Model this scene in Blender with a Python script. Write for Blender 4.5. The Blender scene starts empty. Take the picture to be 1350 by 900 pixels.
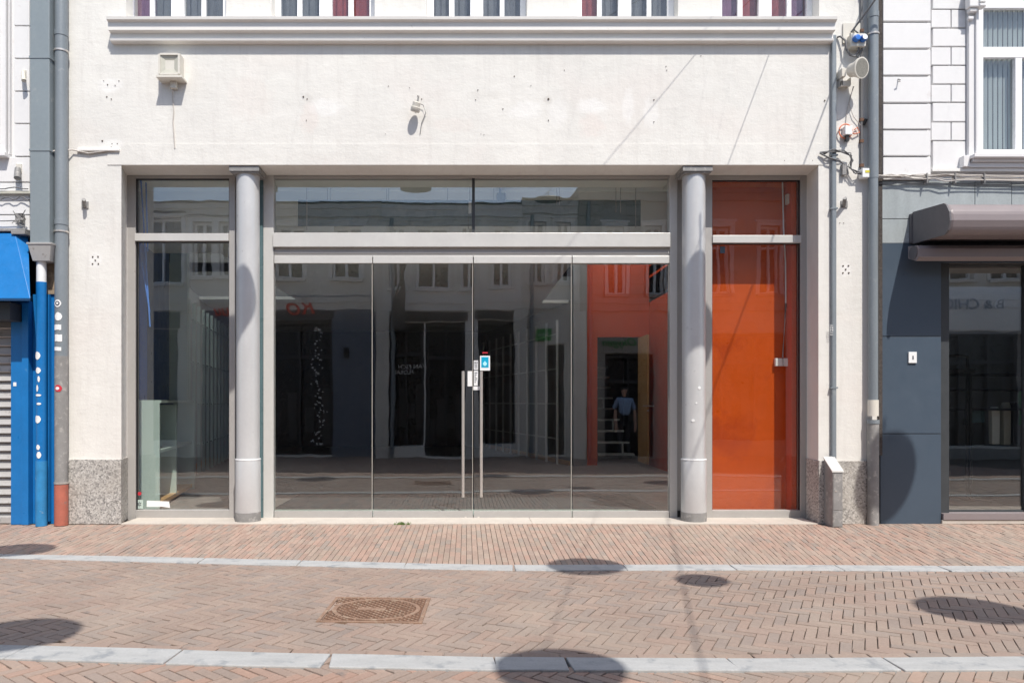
import bpy, bmesh, math, random
import numpy as np
from mathutils import Vector, Matrix
random.seed(7)
R = math.radians
sc = bpy.context.scene
C = sc.collection

# ---------------------------------------------------------------- camera, sky, sun, exposure
F = 1000.0; VX = 615.0; VY = 530.0; CD = 8.3333; CH = 1.3333      # pixels of the 1350 px photograph, metres
cam_d = bpy.data.cameras.new('camera'); cam = bpy.data.objects.new('camera', cam_d); C.objects.link(cam)
cam.location = (0, -CD, CH); cam.rotation_euler = (R(90), 0, 0)
cam_d.sensor_width = 36; cam_d.lens = 36 * F / 1350
cam_d.shift_x = (675 - VX) / 1350; cam_d.shift_y = (VY - 450) / 1350
cam_d.clip_start = 0.05; cam_d.clip_end = 500
sc.camera = cam
SUN = Vector((0.38, -1.0, 1.6)).normalized()
w = bpy.data.worlds.new('World'); sc.world = w; w.use_nodes = True
nt = w.node_tree; nt.nodes.clear()
sky = nt.nodes.new('ShaderNodeTexSky'); sky.sky_type = 'NISHITA'; sky.sun_disc = False
sky.sun_elevation = math.asin(SUN.z); sky.sun_rotation = math.atan2(SUN.x, SUN.y)
sky.air_density = 1.0; sky.dust_density = 1.5
bg = nt.nodes.new('ShaderNodeBackground'); bg.inputs[1].default_value = 0.14
wo = nt.nodes.new('ShaderNodeOutputWorld')
nt.links.new(sky.outputs[0], bg.inputs[0]); nt.links.new(bg.outputs[0], wo.inputs[0])
sd = bpy.data.lights.new('sun', 'SUN'); so = bpy.data.objects.new('sun', sd); C.objects.link(so)
sd.energy = 4.2; sd.angle = R(0.42); sd.color = (1, 0.95, 0.875)
so.rotation_euler = (-SUN).to_track_quat('-Z', 'Y').to_euler(); so.location = (3, -8, 14)
sc.view_settings.view_transform = 'Standard'; sc.view_settings.look = 'None'
sc.view_settings.exposure = 0.2; sc.view_settings.gamma = 1

# ---------------------------------------------------------------- pixel -> metre helpers
def fx(x, Y=0.0): return (x - VX) * (CD + Y) / F
def fz(y, Y=0.0): return CH + (VY - y) * (CD + Y) / F
def gp(x, y):
    D = F * CH / (y - VY); return ((x - VX) * D / F, D - CD)

# ---------------------------------------------------------------- materials
def lin(c):
    return tuple(((v / 12.92) if v <= 0.04045 else ((v + 0.055) / 1.055) ** 2.4) for v in c)
def rgb(r, g, b): return lin((r / 255, g / 255, b / 255))
class NT:
    def __init__(s, name):
        s.m = bpy.data.materials.new(name); s.m.use_nodes = True; s.t = s.m.node_tree
        s.b = s.t.nodes['Principled BSDF']; s.co = s.n('ShaderNodeTexCoord').outputs['Object']
    def n(s, k, **kw):
        o = s.t.nodes.new(k)
        for a, v in kw.items(): setattr(o, a, v)
        return o
    def l(s, a, b): s.t.links.new(a, b)
    def noise(s, scale, detail=4, rough=0.55, vec=None, map=None):
        v = vec or s.co
        if map:
            mp = s.n('ShaderNodeMapping'); mp.inputs['Scale'].default_value = map; s.l(v, mp.inputs[0]); v = mp.outputs[0]
        o = s.n('ShaderNodeTexNoise'); o.inputs['Scale'].default_value = scale
        o.inputs['Detail'].default_value = detail; o.inputs['Roughness'].default_value = rough
        s.l(v, o.inputs['Vector']); return o.outputs['Fac']
    def ramp(s, fac, stops, interp='LINEAR'):
        r = s.n('ShaderNodeValToRGB'); r.color_ramp.interpolation = interp
        e = r.color_ramp.elements
        while len(e) < len(stops): e.new(0.5)
        for i, (p, c) in enumerate(stops):
            e[i].position = p; e[i].color = (*c, 1) if len(c) == 3 else c
        s.l(fac, r.inputs[0]); return r.outputs[0]
    def mix(s, fac, a, b, mode='MIX'):
        m = s.n('ShaderNodeMix', data_type='RGBA', blend_type=mode)
        for k, v in ((0, fac), (6, a), (7, b)):
            if isinstance(v, (int, float)): m.inputs[k].default_value = v
            elif isinstance(v, tuple): m.inputs[k].default_value = (*v[:3], 1)
            else: s.l(v, m.inputs[k])
        return m.outputs[2]
    def bump(s, h, strength=0.3, dist=0.003, prev=None):
        b = s.n('ShaderNodeBump'); b.inputs['Strength'].default_value = strength; b.inputs['Distance'].default_value = dist
        s.l(h, b.inputs['Height'])
        if prev: s.l(prev, b.inputs['Normal'])
        return b.outputs[0]
def frosted_mat():  # panes of the added rooflights, scattering sun into even indoor light
    s = NT('frosted_added_rooflight'); s.t.nodes.remove(s.b); out = [n for n in s.t.nodes if n.type == 'OUTPUT_MATERIAL'][0]
    tl = s.n('ShaderNodeBsdfTranslucent'); tl.inputs[0].default_value = (0.95, 0.95, 0.93, 1); s.l(tl.outputs[0], out.inputs[0]); return s.m
def sc3(c, k): return tuple(min(1, v * k) for v in c)
def mat(name, col, rough=0.55, metal=0.0, var=0.10, scale=5.0, bump=0.15, bscale=60, bdist=0.002, stain=None, smap=None):
    s = NT(name)
    c = s.ramp(s.noise(scale, 5, map=smap), [(0.3, sc3(col, 1 - var)), (0.7, sc3(col, 1 + var))])
    c = s.mix(0.35, c, s.ramp(s.noise(scale * 12, 3), [(0.3, sc3(col, 1 - var)), (0.7, sc3(col, 1 + var))]))
    if stain:
        f = s.ramp(s.noise(stain[1], 6, 0.65), [(stain[2], (0, 0, 0)), (stain[2] + 0.12, (1, 1, 1))])
        c = s.mix(f, c, stain[0])
    s.l(c, s.b.inputs['Base Color'])
    s.b.inputs['Metallic'].default_value = metal
    rr = s.ramp(s.noise(scale * 3, 4), [(0.3, (max(0.02, rough - 0.08),) * 3), (0.7, (min(1, rough + 0.08),) * 3)])
    s.l(rr, s.b.inputs['Roughness'])
    if bump: s.l(s.bump(s.noise(bscale, 4), bump, bdist), s.b.inputs['Normal'])
    return s.m

PK, WH, GY = (0.74, 0.63, 0.58), (0.86, 0.855, 0.84), (0.55, 0.52, 0.48)
GHOSTS = [(430, 142, 46, 24, WH, .8), (408, 155, 26, 40, PK, .5), (405, 130, 16, 12, GY, .5), (692, 146, 46, 26, WH, .7), (780, 140, 44, 20, WH, .8), (780, 166, 34, 34, PK, .55), (828, 140, 16, 46, WH, .7), (858, 148, 20, 44, WH, .6),
          (735, 150, 26, 40, WH, .5), (640, 126, 50, 12, GY, .35), (145, 113, 34, 20, WH, .8), (148, 190, 34, 14, WH, .8), (723, 132, 12, 12, GY, .7), (862, 132, 12, 12, GY, .6), (600, 165, 60, 20, PK, .3), (126, 343, 18, 20, WH, .8), (1115, 355, 16, 18, WH, .8), (330, 130, 60, 60, PK, .3)]
def plaster():
    s = NT('plaster_white_painted')
    a, b, c = (0.765, 0.75, 0.71), (0.695, 0.68, 0.645), (0.73, 0.69, 0.65)
    col = s.ramp(s.noise(1.1, 6, 0.6), [(0.35, a), (0.65, b)])
    col = s.mix(s.ramp(s.noise(0.75, 3, 0.5, map=(1, 1, 1.6)), [(0.52, (0, 0, 0)), (0.62, (0.55,) * 3)]), col, c)
    # rain streaks and fine dirt
    col = s.mix(s.ramp(s.noise(3.0, 6, 0.7, map=(3.5, 1, 0.35)), [(0.50, (0, 0, 0)), (0.75, (0.36,) * 3)]), col, (0.55, 0.52, 0.49))
    col = s.mix(s.ramp(s.noise(26, 5, 0.7), [(0.60, (0, 0, 0)), (0.72, (0.30,) * 3)]), col, (0.60, 0.575, 0.55))
    warp = s.noise(9, 5, 0.7)
    for x, y, w_, h_, c2, k in GHOSTS:
        m1 = s.n('ShaderNodeVectorMath', operation='SUBTRACT'); s.l(s.co, m1.inputs[0]); m1.inputs[1].default_value = (fx(x), 0, fz(y))
        m2 = s.n('ShaderNodeVectorMath', operation='MULTIPLY'); s.l(m1.outputs[0], m2.inputs[0]); m2.inputs[1].default_value = (240 / w_, 0, 240 / h_)
        m3 = s.n('ShaderNodeVectorMath', operation='LENGTH'); s.l(m2.outputs[0], m3.inputs[0])
        m4 = s.n('ShaderNodeMath', operation='MULTIPLY_ADD'); s.l(warp, m4.inputs[0]); m4.inputs[1].default_value = 1.6; s.l(m3.outputs['Value'], m4.inputs[2])
        f = s.ramp(m4.outputs[0], [(0.0, (0, 0, 0)), (1.0, (0, 0, 0))]); rp = f.node.color_ramp.elements
        mr = s.n('ShaderNodeMapRange'); mr.inputs['From Min'].default_value = 1.95; mr.inputs['From Max'].default_value = 1.5; mr.inputs['To Max'].default_value = k * .55
        s.l(m4.outputs[0], mr.inputs['Value']); col = s.mix(mr.outputs[0], col, c2)
        s.t.nodes.remove(f.node)
    s.l(col, s.b.inputs['Base Color']); s.b.inputs['Roughness'].default_value = 0.85
    n1 = s.bump(s.noise(5, 4, 0.6), 0.6, 0.012)
    n2 = s.bump(s.noise(34, 6, 0.7), 0.36, 0.005, n1)
    n3 = s.bump(s.noise(2.2, 7, 0.8, map=(1, 1, 4.0)), 0.35, 0.01, n2)
    s.l(n3, s.b.inputs['Normal']); return s.m
def granite(name='granite_terrazzo'):
    s = NT(name)
    v = s.n('ShaderNodeTexVoronoi'); v.inputs['Scale'].default_value = 62; s.l(s.co, v.inputs['Vector'])
    bw = s.n('ShaderNodeSeparateColor'); s.l(v.outputs['Color'], bw.inputs[0])
    col = s.ramp(bw.outputs[0], [(0.0, (0.14, 0.135, 0.13)), (0.18, (0.30, 0.29, 0.275)), (0.45, (0.47, 0.45, 0.42)), (0.8, (0.62, 0.60, 0.57))], 'CONSTANT')
    col = s.mix(0.35, col, s.ramp(s.noise(110, 3), [(0.4, (0.22, 0.21, 0.2)), (0.6, (0.6, 0.58, 0.55))]))
    col = s.mix(s.ramp(s.noise(2.0, 5), [(0.45, (0, 0, 0)), (0.7, (0.4,) * 3)]), col, (0.36, 0.32, 0.27))
    s.l(col, s.b.inputs['Base Color']); s.b.inputs['Roughness'].default_value = 0.7
    s.l(s.bump(s.noise(120, 3), 0.3, 0.002), s.b.inputs['Normal']); return s.m
def brick_mat(name, pal, island):
    s = NT(name)
    if island: r = s.n('ShaderNodeNewGeometry').outputs['Random Per Island']
    else: r = s.n('ShaderNodeObjectInfo').outputs['Random']
    col = s.ramp(r, [(i / len(pal), c) for i, c in enumerate(pal)], 'CONSTANT')
    geo = s.n('ShaderNodeNewGeometry').outputs['Position']
    col = s.mix(0.38, col, s.ramp(s.noise(1.6, 6, 0.6, vec=geo), [(0.3, (0.23, 0.19, 0.16)), (0.7, (0.37, 0.31, 0.265))]))
    col = s.mix(0.35, col, s.ramp(s.noise(70, 5, 0.7, vec=geo), [(0.25, (0.3,) * 3), (0.75, (0.72,) * 3)]), 'OVERLAY')
    col = s.mix(s.ramp(s.noise(13, 6, 0.75, vec=geo), [(0.60, (0, 0, 0)), (0.78, (0.45,) * 3)]), col, (0.13, 0.115, 0.10))
    col = s.mix(s.ramp(s.noise(0.55, 6, 0.65, vec=geo), [(0.50, (0, 0, 0)), (0.68, (0.40,) * 3)]), col, (0.40, 0.34, 0.28))
    col = s.mix(s.ramp(s.noise(5.5, 3, 0.5, vec=geo), [(0.68, (0, 0, 0)), (0.72, (0.45,) * 3)]), col, (0.14, 0.13, 0.125))
    s.l(col, s.b.inputs['Base Color']); s.b.inputs['Roughness'].default_value = 0.8
    s.l(s.bump(s.noise(150, 3, vec=geo), 0.35, 0.002), s.b.inputs['Normal']); return s.m
def glass_mat(name, tint, refl, rough=0.0, dirt=0.0, ior=1.5):
    s = NT(name); t = s.t; t.nodes.remove(s.b)
    out = [n for n in t.nodes if n.type == 'OUTPUT_MATERIAL'][0]
    tr = s.n('ShaderNodeBsdfTransparent'); tr.inputs[0].default_value = (*tint, 1)
    gl = s.n('ShaderNodeBsdfGlossy'); gl.inputs[0].default_value = (0.97, 0.99, 1, 1); gl.inputs['Roughness'].default_value = rough
    fr = s.n('ShaderNodeFresnel')
    mi = s.n('ShaderNodeMapRange'); mi.inputs['To Min'].default_value = ior; mi.inputs['To Max'].default_value = 1 / ior      # the rear face of a pane reflects like its front face
    s.l(s.n('ShaderNodeNewGeometry').outputs['Backfacing'], mi.inputs['Value']); s.l(mi.outputs[0], fr.inputs[0])
    ad = s.n('ShaderNodeMath', operation='ADD', use_clamp=True); s.l(fr.outputs[0], ad.inputs[0]); ad.inputs[1].default_value = refl
    mx = s.n('ShaderNodeMixShader'); s.l(ad.outputs[0], mx.inputs[0]); s.l(tr.outputs[0], mx.inputs[1]); s.l(gl.outputs[0], mx.inputs[2])
    nb = s.bump(s.noise(1.6, 2), 0.05, 0.02); s.l(nb, gl.inputs['Normal'])
    last = mx.outputs[0]
    if dirt:
        df = s.n('ShaderNodeBsdfDiffuse'); df.inputs[0].default_value = (0.75, 0.75, 0.72, 1)
        m2 = s.n('ShaderNodeMixShader')
        f = s.ramp(s.noise(9, 8, 0.75, map=(2.5, 1, 0.6)), [(0.42, (dirt * 0.25,) * 3), (0.75, (dirt * 1.6,) * 3)])
        s.l(f, m2.inputs[0]); s.l(last, m2.inputs[1]); s.l(df.outputs[0], m2.inputs[2]); last = m2.outputs[0]
    s.l(last, out.inputs[0]); return s.m

M = dict(
    plaster=plaster(), granite=granite(),
    patch_pale=mat('pale_filler', (0.80, 0.79, 0.76), 0.85, var=0.06, scale=8, bump=0.5, bscale=34, bdist=.005), patch_pink=mat('pinkish_filler', (0.76, 0.725, 0.68), 0.85, var=0.06, scale=8, bump=0.5, bscale=34, bdist=.005),
    trim=mat('white_trim_paint', (0.80, 0.78, 0.75), 0.6, var=0.04, scale=3, bump=0.3, bscale=25, stain=((0.6, 0.57, 0.54), 14, 0.66)),
    white_smooth=mat('white_smooth_wall', (0.755, 0.75, 0.75), 0.65, var=0.04, scale=1.5, bump=0.25, bscale=30, stain=((0.66, 0.63, 0.62), 8, 0.64)),
    upvc=mat('white_window_frame', (0.86, 0.86, 0.87), 0.3, var=0.02, bump=0.05),
    alu=mat('anodised_aluminium', (0.42, 0.405, 0.39), 0.42, metal=0.15, var=0.06, scale=2.5, bump=0.05),
    alu_light=mat('light_aluminium', (0.60, 0.595, 0.575), 0.38, metal=0.15, var=0.05, scale=2, bump=0.05),
    steel=mat('brushed_steel', (0.62, 0.58, 0.54), 0.35, metal=0.6, var=0.06, scale=8, bump=0.05),
    column=mat('painted_grey_column', (0.595, 0.60, 0.605), 0.36, metal=0.2, var=0.05, scale=3, bump=0.12, bscale=30, stain=((0.33, 0.33, 0.34), 9, 0.66)),
    zinc=mat('grey_zinc_pipe', (0.22, 0.25, 0.275), 0.45, metal=0.1, var=0.12, scale=4, bump=0.15, smap=(1, 1, 0.3), stain=((0.33, 0.35, 0.36), 11, 0.62)),
    zinc_duct=mat('grey_zinc_duct', (0.25, 0.29, 0.31), 0.45, metal=0.1, var=0.08, scale=2, bump=0.1, smap=(1, 1, 0.3), stain=((0.36, 0.38, 0.38), 6, 0.62)),
    iron=mat('worn_grey_pipe', (0.26, 0.255, 0.25), 0.6, var=0.2, scale=9, bump=0.4, stain=((0.42, 0.40, 0.38), 18, 0.56)),
    redpipe=mat('red_oxide_paint', (0.42, 0.13, 0.09), 0.6, var=0.2, scale=8, bump=0.3, stain=((0.22, 0.16, 0.14), 14, 0.58)),
    blue=mat('blue_gloss_paint', (0.010, 0.165, 0.46), 0.35, var=0.12, scale=4, bump=0.1, stain=((0.07, 0.24, 0.50), 16, 0.64)),
    blue_worn=mat('worn_blue_paint', (0.03, 0.23, 0.50), 0.5, var=0.2, scale=9, bump=0.3, stain=((0.36, 0.44, 0.50), 20, 0.64)),
    darkmetal=mat('dark_grey_metal', (0.045, 0.05, 0.055), 0.5, var=0.1),
    black=mat('black_plastic', (0.02, 0.02, 0.022), 0.45),
    shutter=mat('grey_shutter_slat', (0.42, 0.41, 0.40), 0.5, metal=0.1, var=0.08, scale=10, stain=((0.22, 0.20, 0.18), 14, 0.6)),
    cream=mat('cream_plastic', (0.68, 0.65, 0.58), 0.45, var=0.06, scale=8),
    beige=mat('weathered_lens', (0.50, 0.49, 0.42), 0.4, var=0.1, scale=14),
    grille=mat('speaker_grille', (0.25, 0.24, 0.21), 0.6, var=0.25, scale=60),
    bluesocket=mat('blue_socket', (0.03, 0.16, 0.55), 0.35),
    orange_plastic=mat('faded_orange_cable', (0.70, 0.20, 0.10), 0.5),
    cable=mat('grey_cable', (0.16, 0.16, 0.165), 0.6),
    cable_light=mat('pale_cable', (0.52, 0.48, 0.44), 0.6, var=0.15),
    cladding=mat('blue_grey_cladding', (0.062, 0.088, 0.122), 0.42, var=0.05, scale=2, bump=0.03),
    cladding_faded=mat('faded_blue_grey_panel', (0.33, 0.365, 0.375), 0.6, var=0.16, scale=4, bump=0.1, smap=(2, 1, 0.5), stain=((0.42, 0.46, 0.48), 5, 0.58)),
    awning=mat('mauve_brown_awning_box', (0.245, 0.21, 0.215), 0.42, var=0.03, scale=2, bump=0.02),
    awning_end=mat('grey_awning_end', (0.125, 0.12, 0.13), 0.5, var=0.05),
    stone=mat('pale_threshold_stone', (0.50, 0.455, 0.405), 0.7, var=0.1, scale=5, bump=0.2, stain=((0.45, 0.38, 0.33), 10, 0.62)),
    kerb=mat('grey_blue_kerb_stone', (0.40, 0.405, 0.405), 0.75, var=0.14, scale=6, bump=0.5, bscale=70, bdist=0.004, smap=(0.6, 2, 1), stain=((0.27, 0.285, 0.30), 7, 0.54)),
    sand=mat('joint_sand', (0.125, 0.105, 0.085), 0.95, var=0.25, scale=8, bump=0.5),
    rust=mat('rusty_cast_iron', (0.27, 0.17, 0.12), 0.7, var=0.25, scale=12, bump=0.4, stain=((0.36, 0.27, 0.20), 16, 0.52)),
    rust_dark=mat('dark_rust', (0.15, 0.08, 0.05), 0.8, var=0.25, scale=12, bump=0.4),
    floor=mat('grey_vinyl_floor', (0.27, 0.245, 0.23), 0.4, var=0.15, scale=3, bump=0.05),
    mat=mat('charcoal_entrance_mat', (0.045, 0.05, 0.055), 0.95, var=0.15, scale=10, bump=0.5, bscale=200),
    orange_front=mat('orange_partition_paint', (0.60, 0.088, 0.008), 0.35, var=0.10, scale=1.2, bump=0.1, stain=((0.50, 0.066, 0.010), 1.6, 0.5)),
    orange=mat('orange_red_wall_paint', (0.62, 0.068, 0.004), 0.6, var=0.05, scale=2, bump=0.1),
    blue_boosted=mat('boosted_blue_interior_paint', (0.03, 0.18, 0.80), 0.35, var=0.08, scale=2, bump=0.05),  # blue raised past its natural tone, making up for missing light
    blue_wall=mat('blue_interior_paint', (0.03, 0.075, 0.22), 0.35, var=0.08, scale=2, bump=0.05),
    inner_grey=mat('grey_interior_paint', (0.55, 0.56, 0.54), 0.6, var=0.05, bump=0.05),
    inner_mid=mat('mid_grey_interior_paint', (0.24, 0.24, 0.23), 0.6, var=0.05, bump=0.05),
    mortar=mat('dark_mortar', (0.07, 0.06, 0.055), 0.95, var=0.4, scale=30, bump=0.8, bscale=50, bdist=0.01),
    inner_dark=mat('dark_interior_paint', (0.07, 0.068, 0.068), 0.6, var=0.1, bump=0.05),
    ceiling=mat('white_ceiling_paint', (0.86, 0.87, 0.82), 0.7, var=0.04, bump=0.05),
    teal=mat('slate_teal_panel', (0.10, 0.165, 0.18), 0.3, var=0.08, scale=2, bump=0.03),
    shelf=mat('pale_green_shelf_board', (0.50, 0.60, 0.55), 0.45, var=0.05, bump=0.05),
    wood=mat('light_wood', (0.62, 0.38, 0.17), 0.5, var=0.15, scale=6, bump=0.1, smap=(1, 1, 6)),
    white=mat('white_sticker', (0.82, 0.83, 0.83), 0.5, var=0.04, scale=20, bump=0.05),
    ink=mat('dark_print', (0.07, 0.08, 0.10), 0.6, bump=0),
    red=mat('red_print', (0.55, 0.03, 0.05), 0.5, bump=0),
    cyan=mat('cyan_sticker', (0.0, 0.36, 0.58), 0.4, var=0.08, scale=60, bump=0),
    cyan_light=mat('light_cyan_drop', (0.45, 0.85, 0.95), 0.4, bump=0),
    c_red=mat('red_curtain', (0.30, 0.045, 0.04), 0.8, var=0.2, scale=12),
    c_purple=mat('purple_curtain', (0.22, 0.10, 0.17), 0.8, var=0.2, scale=12),
    c_added_grey=mat('added_grey_curtain', (0.16, 0.16, 0.165), 0.8, var=0.2, scale=12),
    blind=mat('grey_green_blind', (0.44, 0.47, 0.45), 0.7, var=0.08, scale=8, smap=(1, 1, 0.2)),
    o_light=mat('pale_opposite_plaster', (0.70, 0.68, 0.64), 0.8, var=0.08, scale=2, bump=0.2),
    o_tan=mat('tan_opposite_plaster', (0.40, 0.37, 0.33), 0.8, var=0.08, scale=2, bump=0.2),
    o_white=mat('white_opposite_plaster', (0.80, 0.79, 0.77), 0.8, var=0.05, scale=2, bump=0.2),
    o_blue=mat('slate_blue_shopfront', (0.14, 0.165, 0.215), 0.6, var=0.08, scale=2, bump=0.1),
    o_dark=mat('dark_shop_glass', (0.012, 0.012, 0.015), 0.3, var=0.2, bump=0),
    o_frame=mat('dark_shop_frame', (0.05, 0.05, 0.055), 0.5),
    o_roof=mat('dark_roof_tiles', (0.10, 0.075, 0.065), 0.8, var=0.2, scale=20),
    neon=mat('red_script_sign', (0.75, 0.05, 0.02), 0.5, bump=0),
    green=mat('green_sign', (0.05, 0.30, 0.07), 0.5, bump=0),
    yellow=mat('yellow_mark', (0.70, 0.62, 0.05), 0.5, bump=0),
    weed=mat('weed_leaf', (0.09, 0.15, 0.03), 0.7, var=0.3, scale=30),
    holes=mat('rusty_plug_hole', (0.10, 0.075, 0.06), 0.9),
    chipped=mat('exposed_masonry', (0.35, 0.27, 0.19), 0.9, var=0.35, scale=25, bump=0.8, bscale=40, bdist=0.01),
    bgblue=mat('blue_light_streak', (0.10, 0.30, 0.85), 0.4, bump=0),
    shirt=mat('light_blue_shirt', (0.30, 0.42, 0.62), 0.8), skin=mat('skin', (0.55, 0.33, 0.24), 0.6, var=0.04), hair=mat('dark_hair', (0.05, 0.035, 0.025), 0.6),
    glass_clear=glass_mat('clear_shop_glass', (0.955, 0.97, 0.962), 0.02),
    frosted=frosted_mat(),
    glass=glass_mat('shop_glass', (0.965, 0.98, 0.972), 0.078, 0.0, 0.0),
    glass_up=glass_mat('upper_window_glass', (0.93, 0.95, 0.96), 0.02, 0.0, 0.0),
)
def flat(p, k=.45):
    m = [sum(c[i] for c in p) / len(p) for i in range(3)]; return [tuple(c[i] * (1 - k) + m[i] * k for i in range(3)) for c in p]
def des(c, k, g):
    m = sum(c) / 3; return tuple((v * (1 - k) + m * k) * g * t for v, t in zip(c, (1.0, .995, .955)))
PALW = [des(rgb(*c), .26, .79) for c in ((168, 136, 122), (176, 146, 130), (158, 137, 127), (182, 141, 122), (150, 136, 132), (171, 149, 138), (186, 152, 134), (160, 128, 114), (146, 132, 130), (177, 139, 124))]
PALS = [des(rgb(*c), .30, .82) for c in ((192, 148, 128), (200, 152, 130), (176, 146, 132), (206, 160, 138), (160, 146, 138), (186, 136, 116), (198, 166, 146), (180, 150, 130), (170, 136, 122), (208, 150, 126))]
PALN = [des(rgb(*c), .26, .79) for c in ((190, 142, 122), (180, 146, 130), (168, 142, 130), (202, 148, 122), (160, 140, 132), (186, 152, 136), (196, 140, 116), (172, 140, 126))]
for k, p in (('w', flat(PALW)), ('s', flat(PALS, .25)), ('n', flat(PALN, .2))):
    M['brick_i' + k] = brick_mat('clay_brick_field_' + k, p, True); M['brick_o' + k] = brick_mat('clay_brick_' + k, p, False)

# ---------------------------------------------------------------- object helpers
def wl(o):
    v = Vector(o.location)
    while o.parent: o = o.parent; v += Vector(o.location)
    return v
def thing(name, label, cat, loc=(0, 0, 0), group=None):
    o = bpy.data.objects.new(name, None); C.objects.link(o); o.location = loc; o.empty_display_size = 0.2
    o['label'] = label; o['category'] = cat
    if group: o['group'] = group
    return o
def tag(o, label, cat, group=None):
    o['label'] = label; o['category'] = cat
    if group: o['group'] = group
    return o
def link(name, me, parent=None, kind=None, label=None):
    o = bpy.data.objects.new(name, me); C.objects.link(o)
    if parent: o.parent = parent; o.location = -wl(parent)
    if kind: o['kind'] = kind
    if label: o['label'] = label
    return o
def ob(name, bm, m, parent=None, bevel=0, smooth=False, kind=None, label=None):
    me = bpy.data.meshes.new(name); bm.normal_update(); bm.to_mesh(me); bm.free()
    me.materials.append(M[m] if isinstance(m, str) else m)
    if smooth:
        me.polygons.foreach_set('use_smooth', [True] * len(me.polygons))
    o = link(name, me, parent, kind, label)
    if bevel:
        b = o.modifiers.new('bevel', 'BEVEL'); b.width = bevel; b.segments = 2; b.limit_method = 'ANGLE'
    if smooth:
        try: me.set_sharp_from_angle(angle=R(40))
        except Exception: pass
    return o
def B(*boxes):
    bm = bmesh.new()
    for b in boxes: box(bm, *b)
    return bm
def box(bm, x0, x1, y0, y1, z0, z1):
    x0, x1 = sorted((x0, x1)); y0, y1 = sorted((y0, y1)); z0, z1 = sorted((z0, z1))
    v = [bm.verts.new(p) for p in ((x0, y0, z0), (x1, y0, z0), (x1, y1, z0), (x0, y1, z0), (x0, y0, z1), (x1, y0, z1), (x1, y1, z1), (x0, y1, z1))]
    for f in ((3, 2, 1, 0), (4, 5, 6, 7), (0, 1, 5, 4), (1, 2, 6, 5), (2, 3, 7, 6), (3, 0, 4, 7)):
        bm.faces.new([v[i] for i in f])
    return v
def each(name, boxes, m, parent=None, **k):
    return [ob(name, B(b), m, parent, **k) for b in boxes]
def P(px0, py0, px1, py1, Y0, Y1, Yr=None):          # a box given by its front face in photo pixels
    Yr = Y0 if Yr is None else Yr
    return (fx(px0, Yr), fx(px1, Yr), Y0, Y1, fz(py1, Yr), fz(py0, Yr))
def prism(bm, pts, axis, a, b):                      # extrude a 2D outline along an axis
    def mk(u, v, t):
        return (t, u, v) if axis == 'x' else ((u, t, v) if axis == 'y' else (u, v, t))
    A = [bm.verts.new(mk(u, v, a)) for u, v in pts]; Bv = [bm.verts.new(mk(u, v, b)) for u, v in pts]
    n = len(pts)
    bm.faces.new(A); bm.faces.new(Bv[::-1])
    for i in range(n): bm.faces.new([A[i], Bv[i], Bv[(i + 1) % n], A[(i + 1) % n]][::-1])
    bmesh.ops.recalc_face_normals(bm, faces=bm.faces)
    return bm
def tube(bm, pts, r, seg=8, caps=True):
    pts = [Vector(p) for p in pts]; rings = []
    up = Vector((0, 0, 1))
    for i, p in enumerate(pts):
        d = (pts[min(i + 1, len(pts) - 1)] - pts[max(i - 1, 0)]).normalized()
        a = d.cross(up)
        if a.length < 0.05: a = d.cross(Vector((1, 0, 0)))
        a.normalize(); b = d.cross(a).normalized()
        rr = r[i] if isinstance(r, (list, tuple)) else r
        rings.append([bm.verts.new(p + a * math.cos(t) * rr + b * math.sin(t) * rr) for t in [2 * math.pi * k / seg for k in range(seg)]])
    for A, Bq in zip(rings, rings[1:]):
        for k in range(seg): bm.faces.new([A[k], A[(k + 1) % seg], Bq[(k + 1) % seg], Bq[k]])
    if caps: bm.faces.new(rings[0][::-1]); bm.faces.new(rings[-1])
    bmesh.ops.recalc_face_normals(bm, faces=bm.faces)
    return bm
def T(pts, r, seg=8): return tube(bmesh.new(), pts, r, seg)
def lathe(prof, cx, cy, cz, seg=24, axis=Vector((0, 0, 1))):
    bm = bmesh.new(); q = Vector((0, 0, 1)).rotation_difference(axis.normalized()); rings = []
    for r, z in prof:
        rings.append([bm.verts.new(Vector((cx, cy, cz)) + q @ Vector((r * math.cos(2 * math.pi * k / seg), r * math.sin(2 * math.pi * k / seg), z))) for k in range(seg)])
    for A, Bq in zip(rings, rings[1:]):
        for k in range(seg): bm.faces.new([A[k], A[(k + 1) % seg], Bq[(k + 1) % seg], Bq[k]])
    bm.faces.new(rings[0][::-1]); bm.faces.new(rings[-1])
    bmesh.ops.recalc_face_normals(bm, faces=bm.faces)
    return bm
def text(name, s, size, loc, rot, m, parent=None, depth=0.006, shear=0, sx=1.0, align='CENTER'):
    cu = bpy.data.curves.new(name, 'FONT'); cu.body = s; cu.size = size; cu.extrude = depth; cu.align_x = align; cu.shear = shear
    t = bpy.data.objects.new(name, cu); C.objects.link(t); bpy.context.view_layer.update()
    me = bpy.data.meshes.new_from_object(t.evaluated_get(bpy.context.evaluated_depsgraph_get()))
    bpy.data.objects.remove(t); bpy.data.curves.remove(cu)
    me.transform(Matrix.Translation(loc) @ Matrix.Rotation(rot[2], 4, 'Z') @ Matrix.Rotation(rot[1], 4, 'Y') @ Matrix.Rotation(rot[0], 4, 'X') @ Matrix.Diagonal((sx, 1, 1, 1)))
    me.materials.clear(); me.materials.append(M[m]); me.name = name
    return link(name, me, parent)
def sag(a, b, s, n=14):
    a = Vector(a); b = Vector(b); return [a.lerp(b, i / n) - Vector((0, 0, s * 4 * (i / n) * (1 - i / n))) for i in range(n + 1)]

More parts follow.
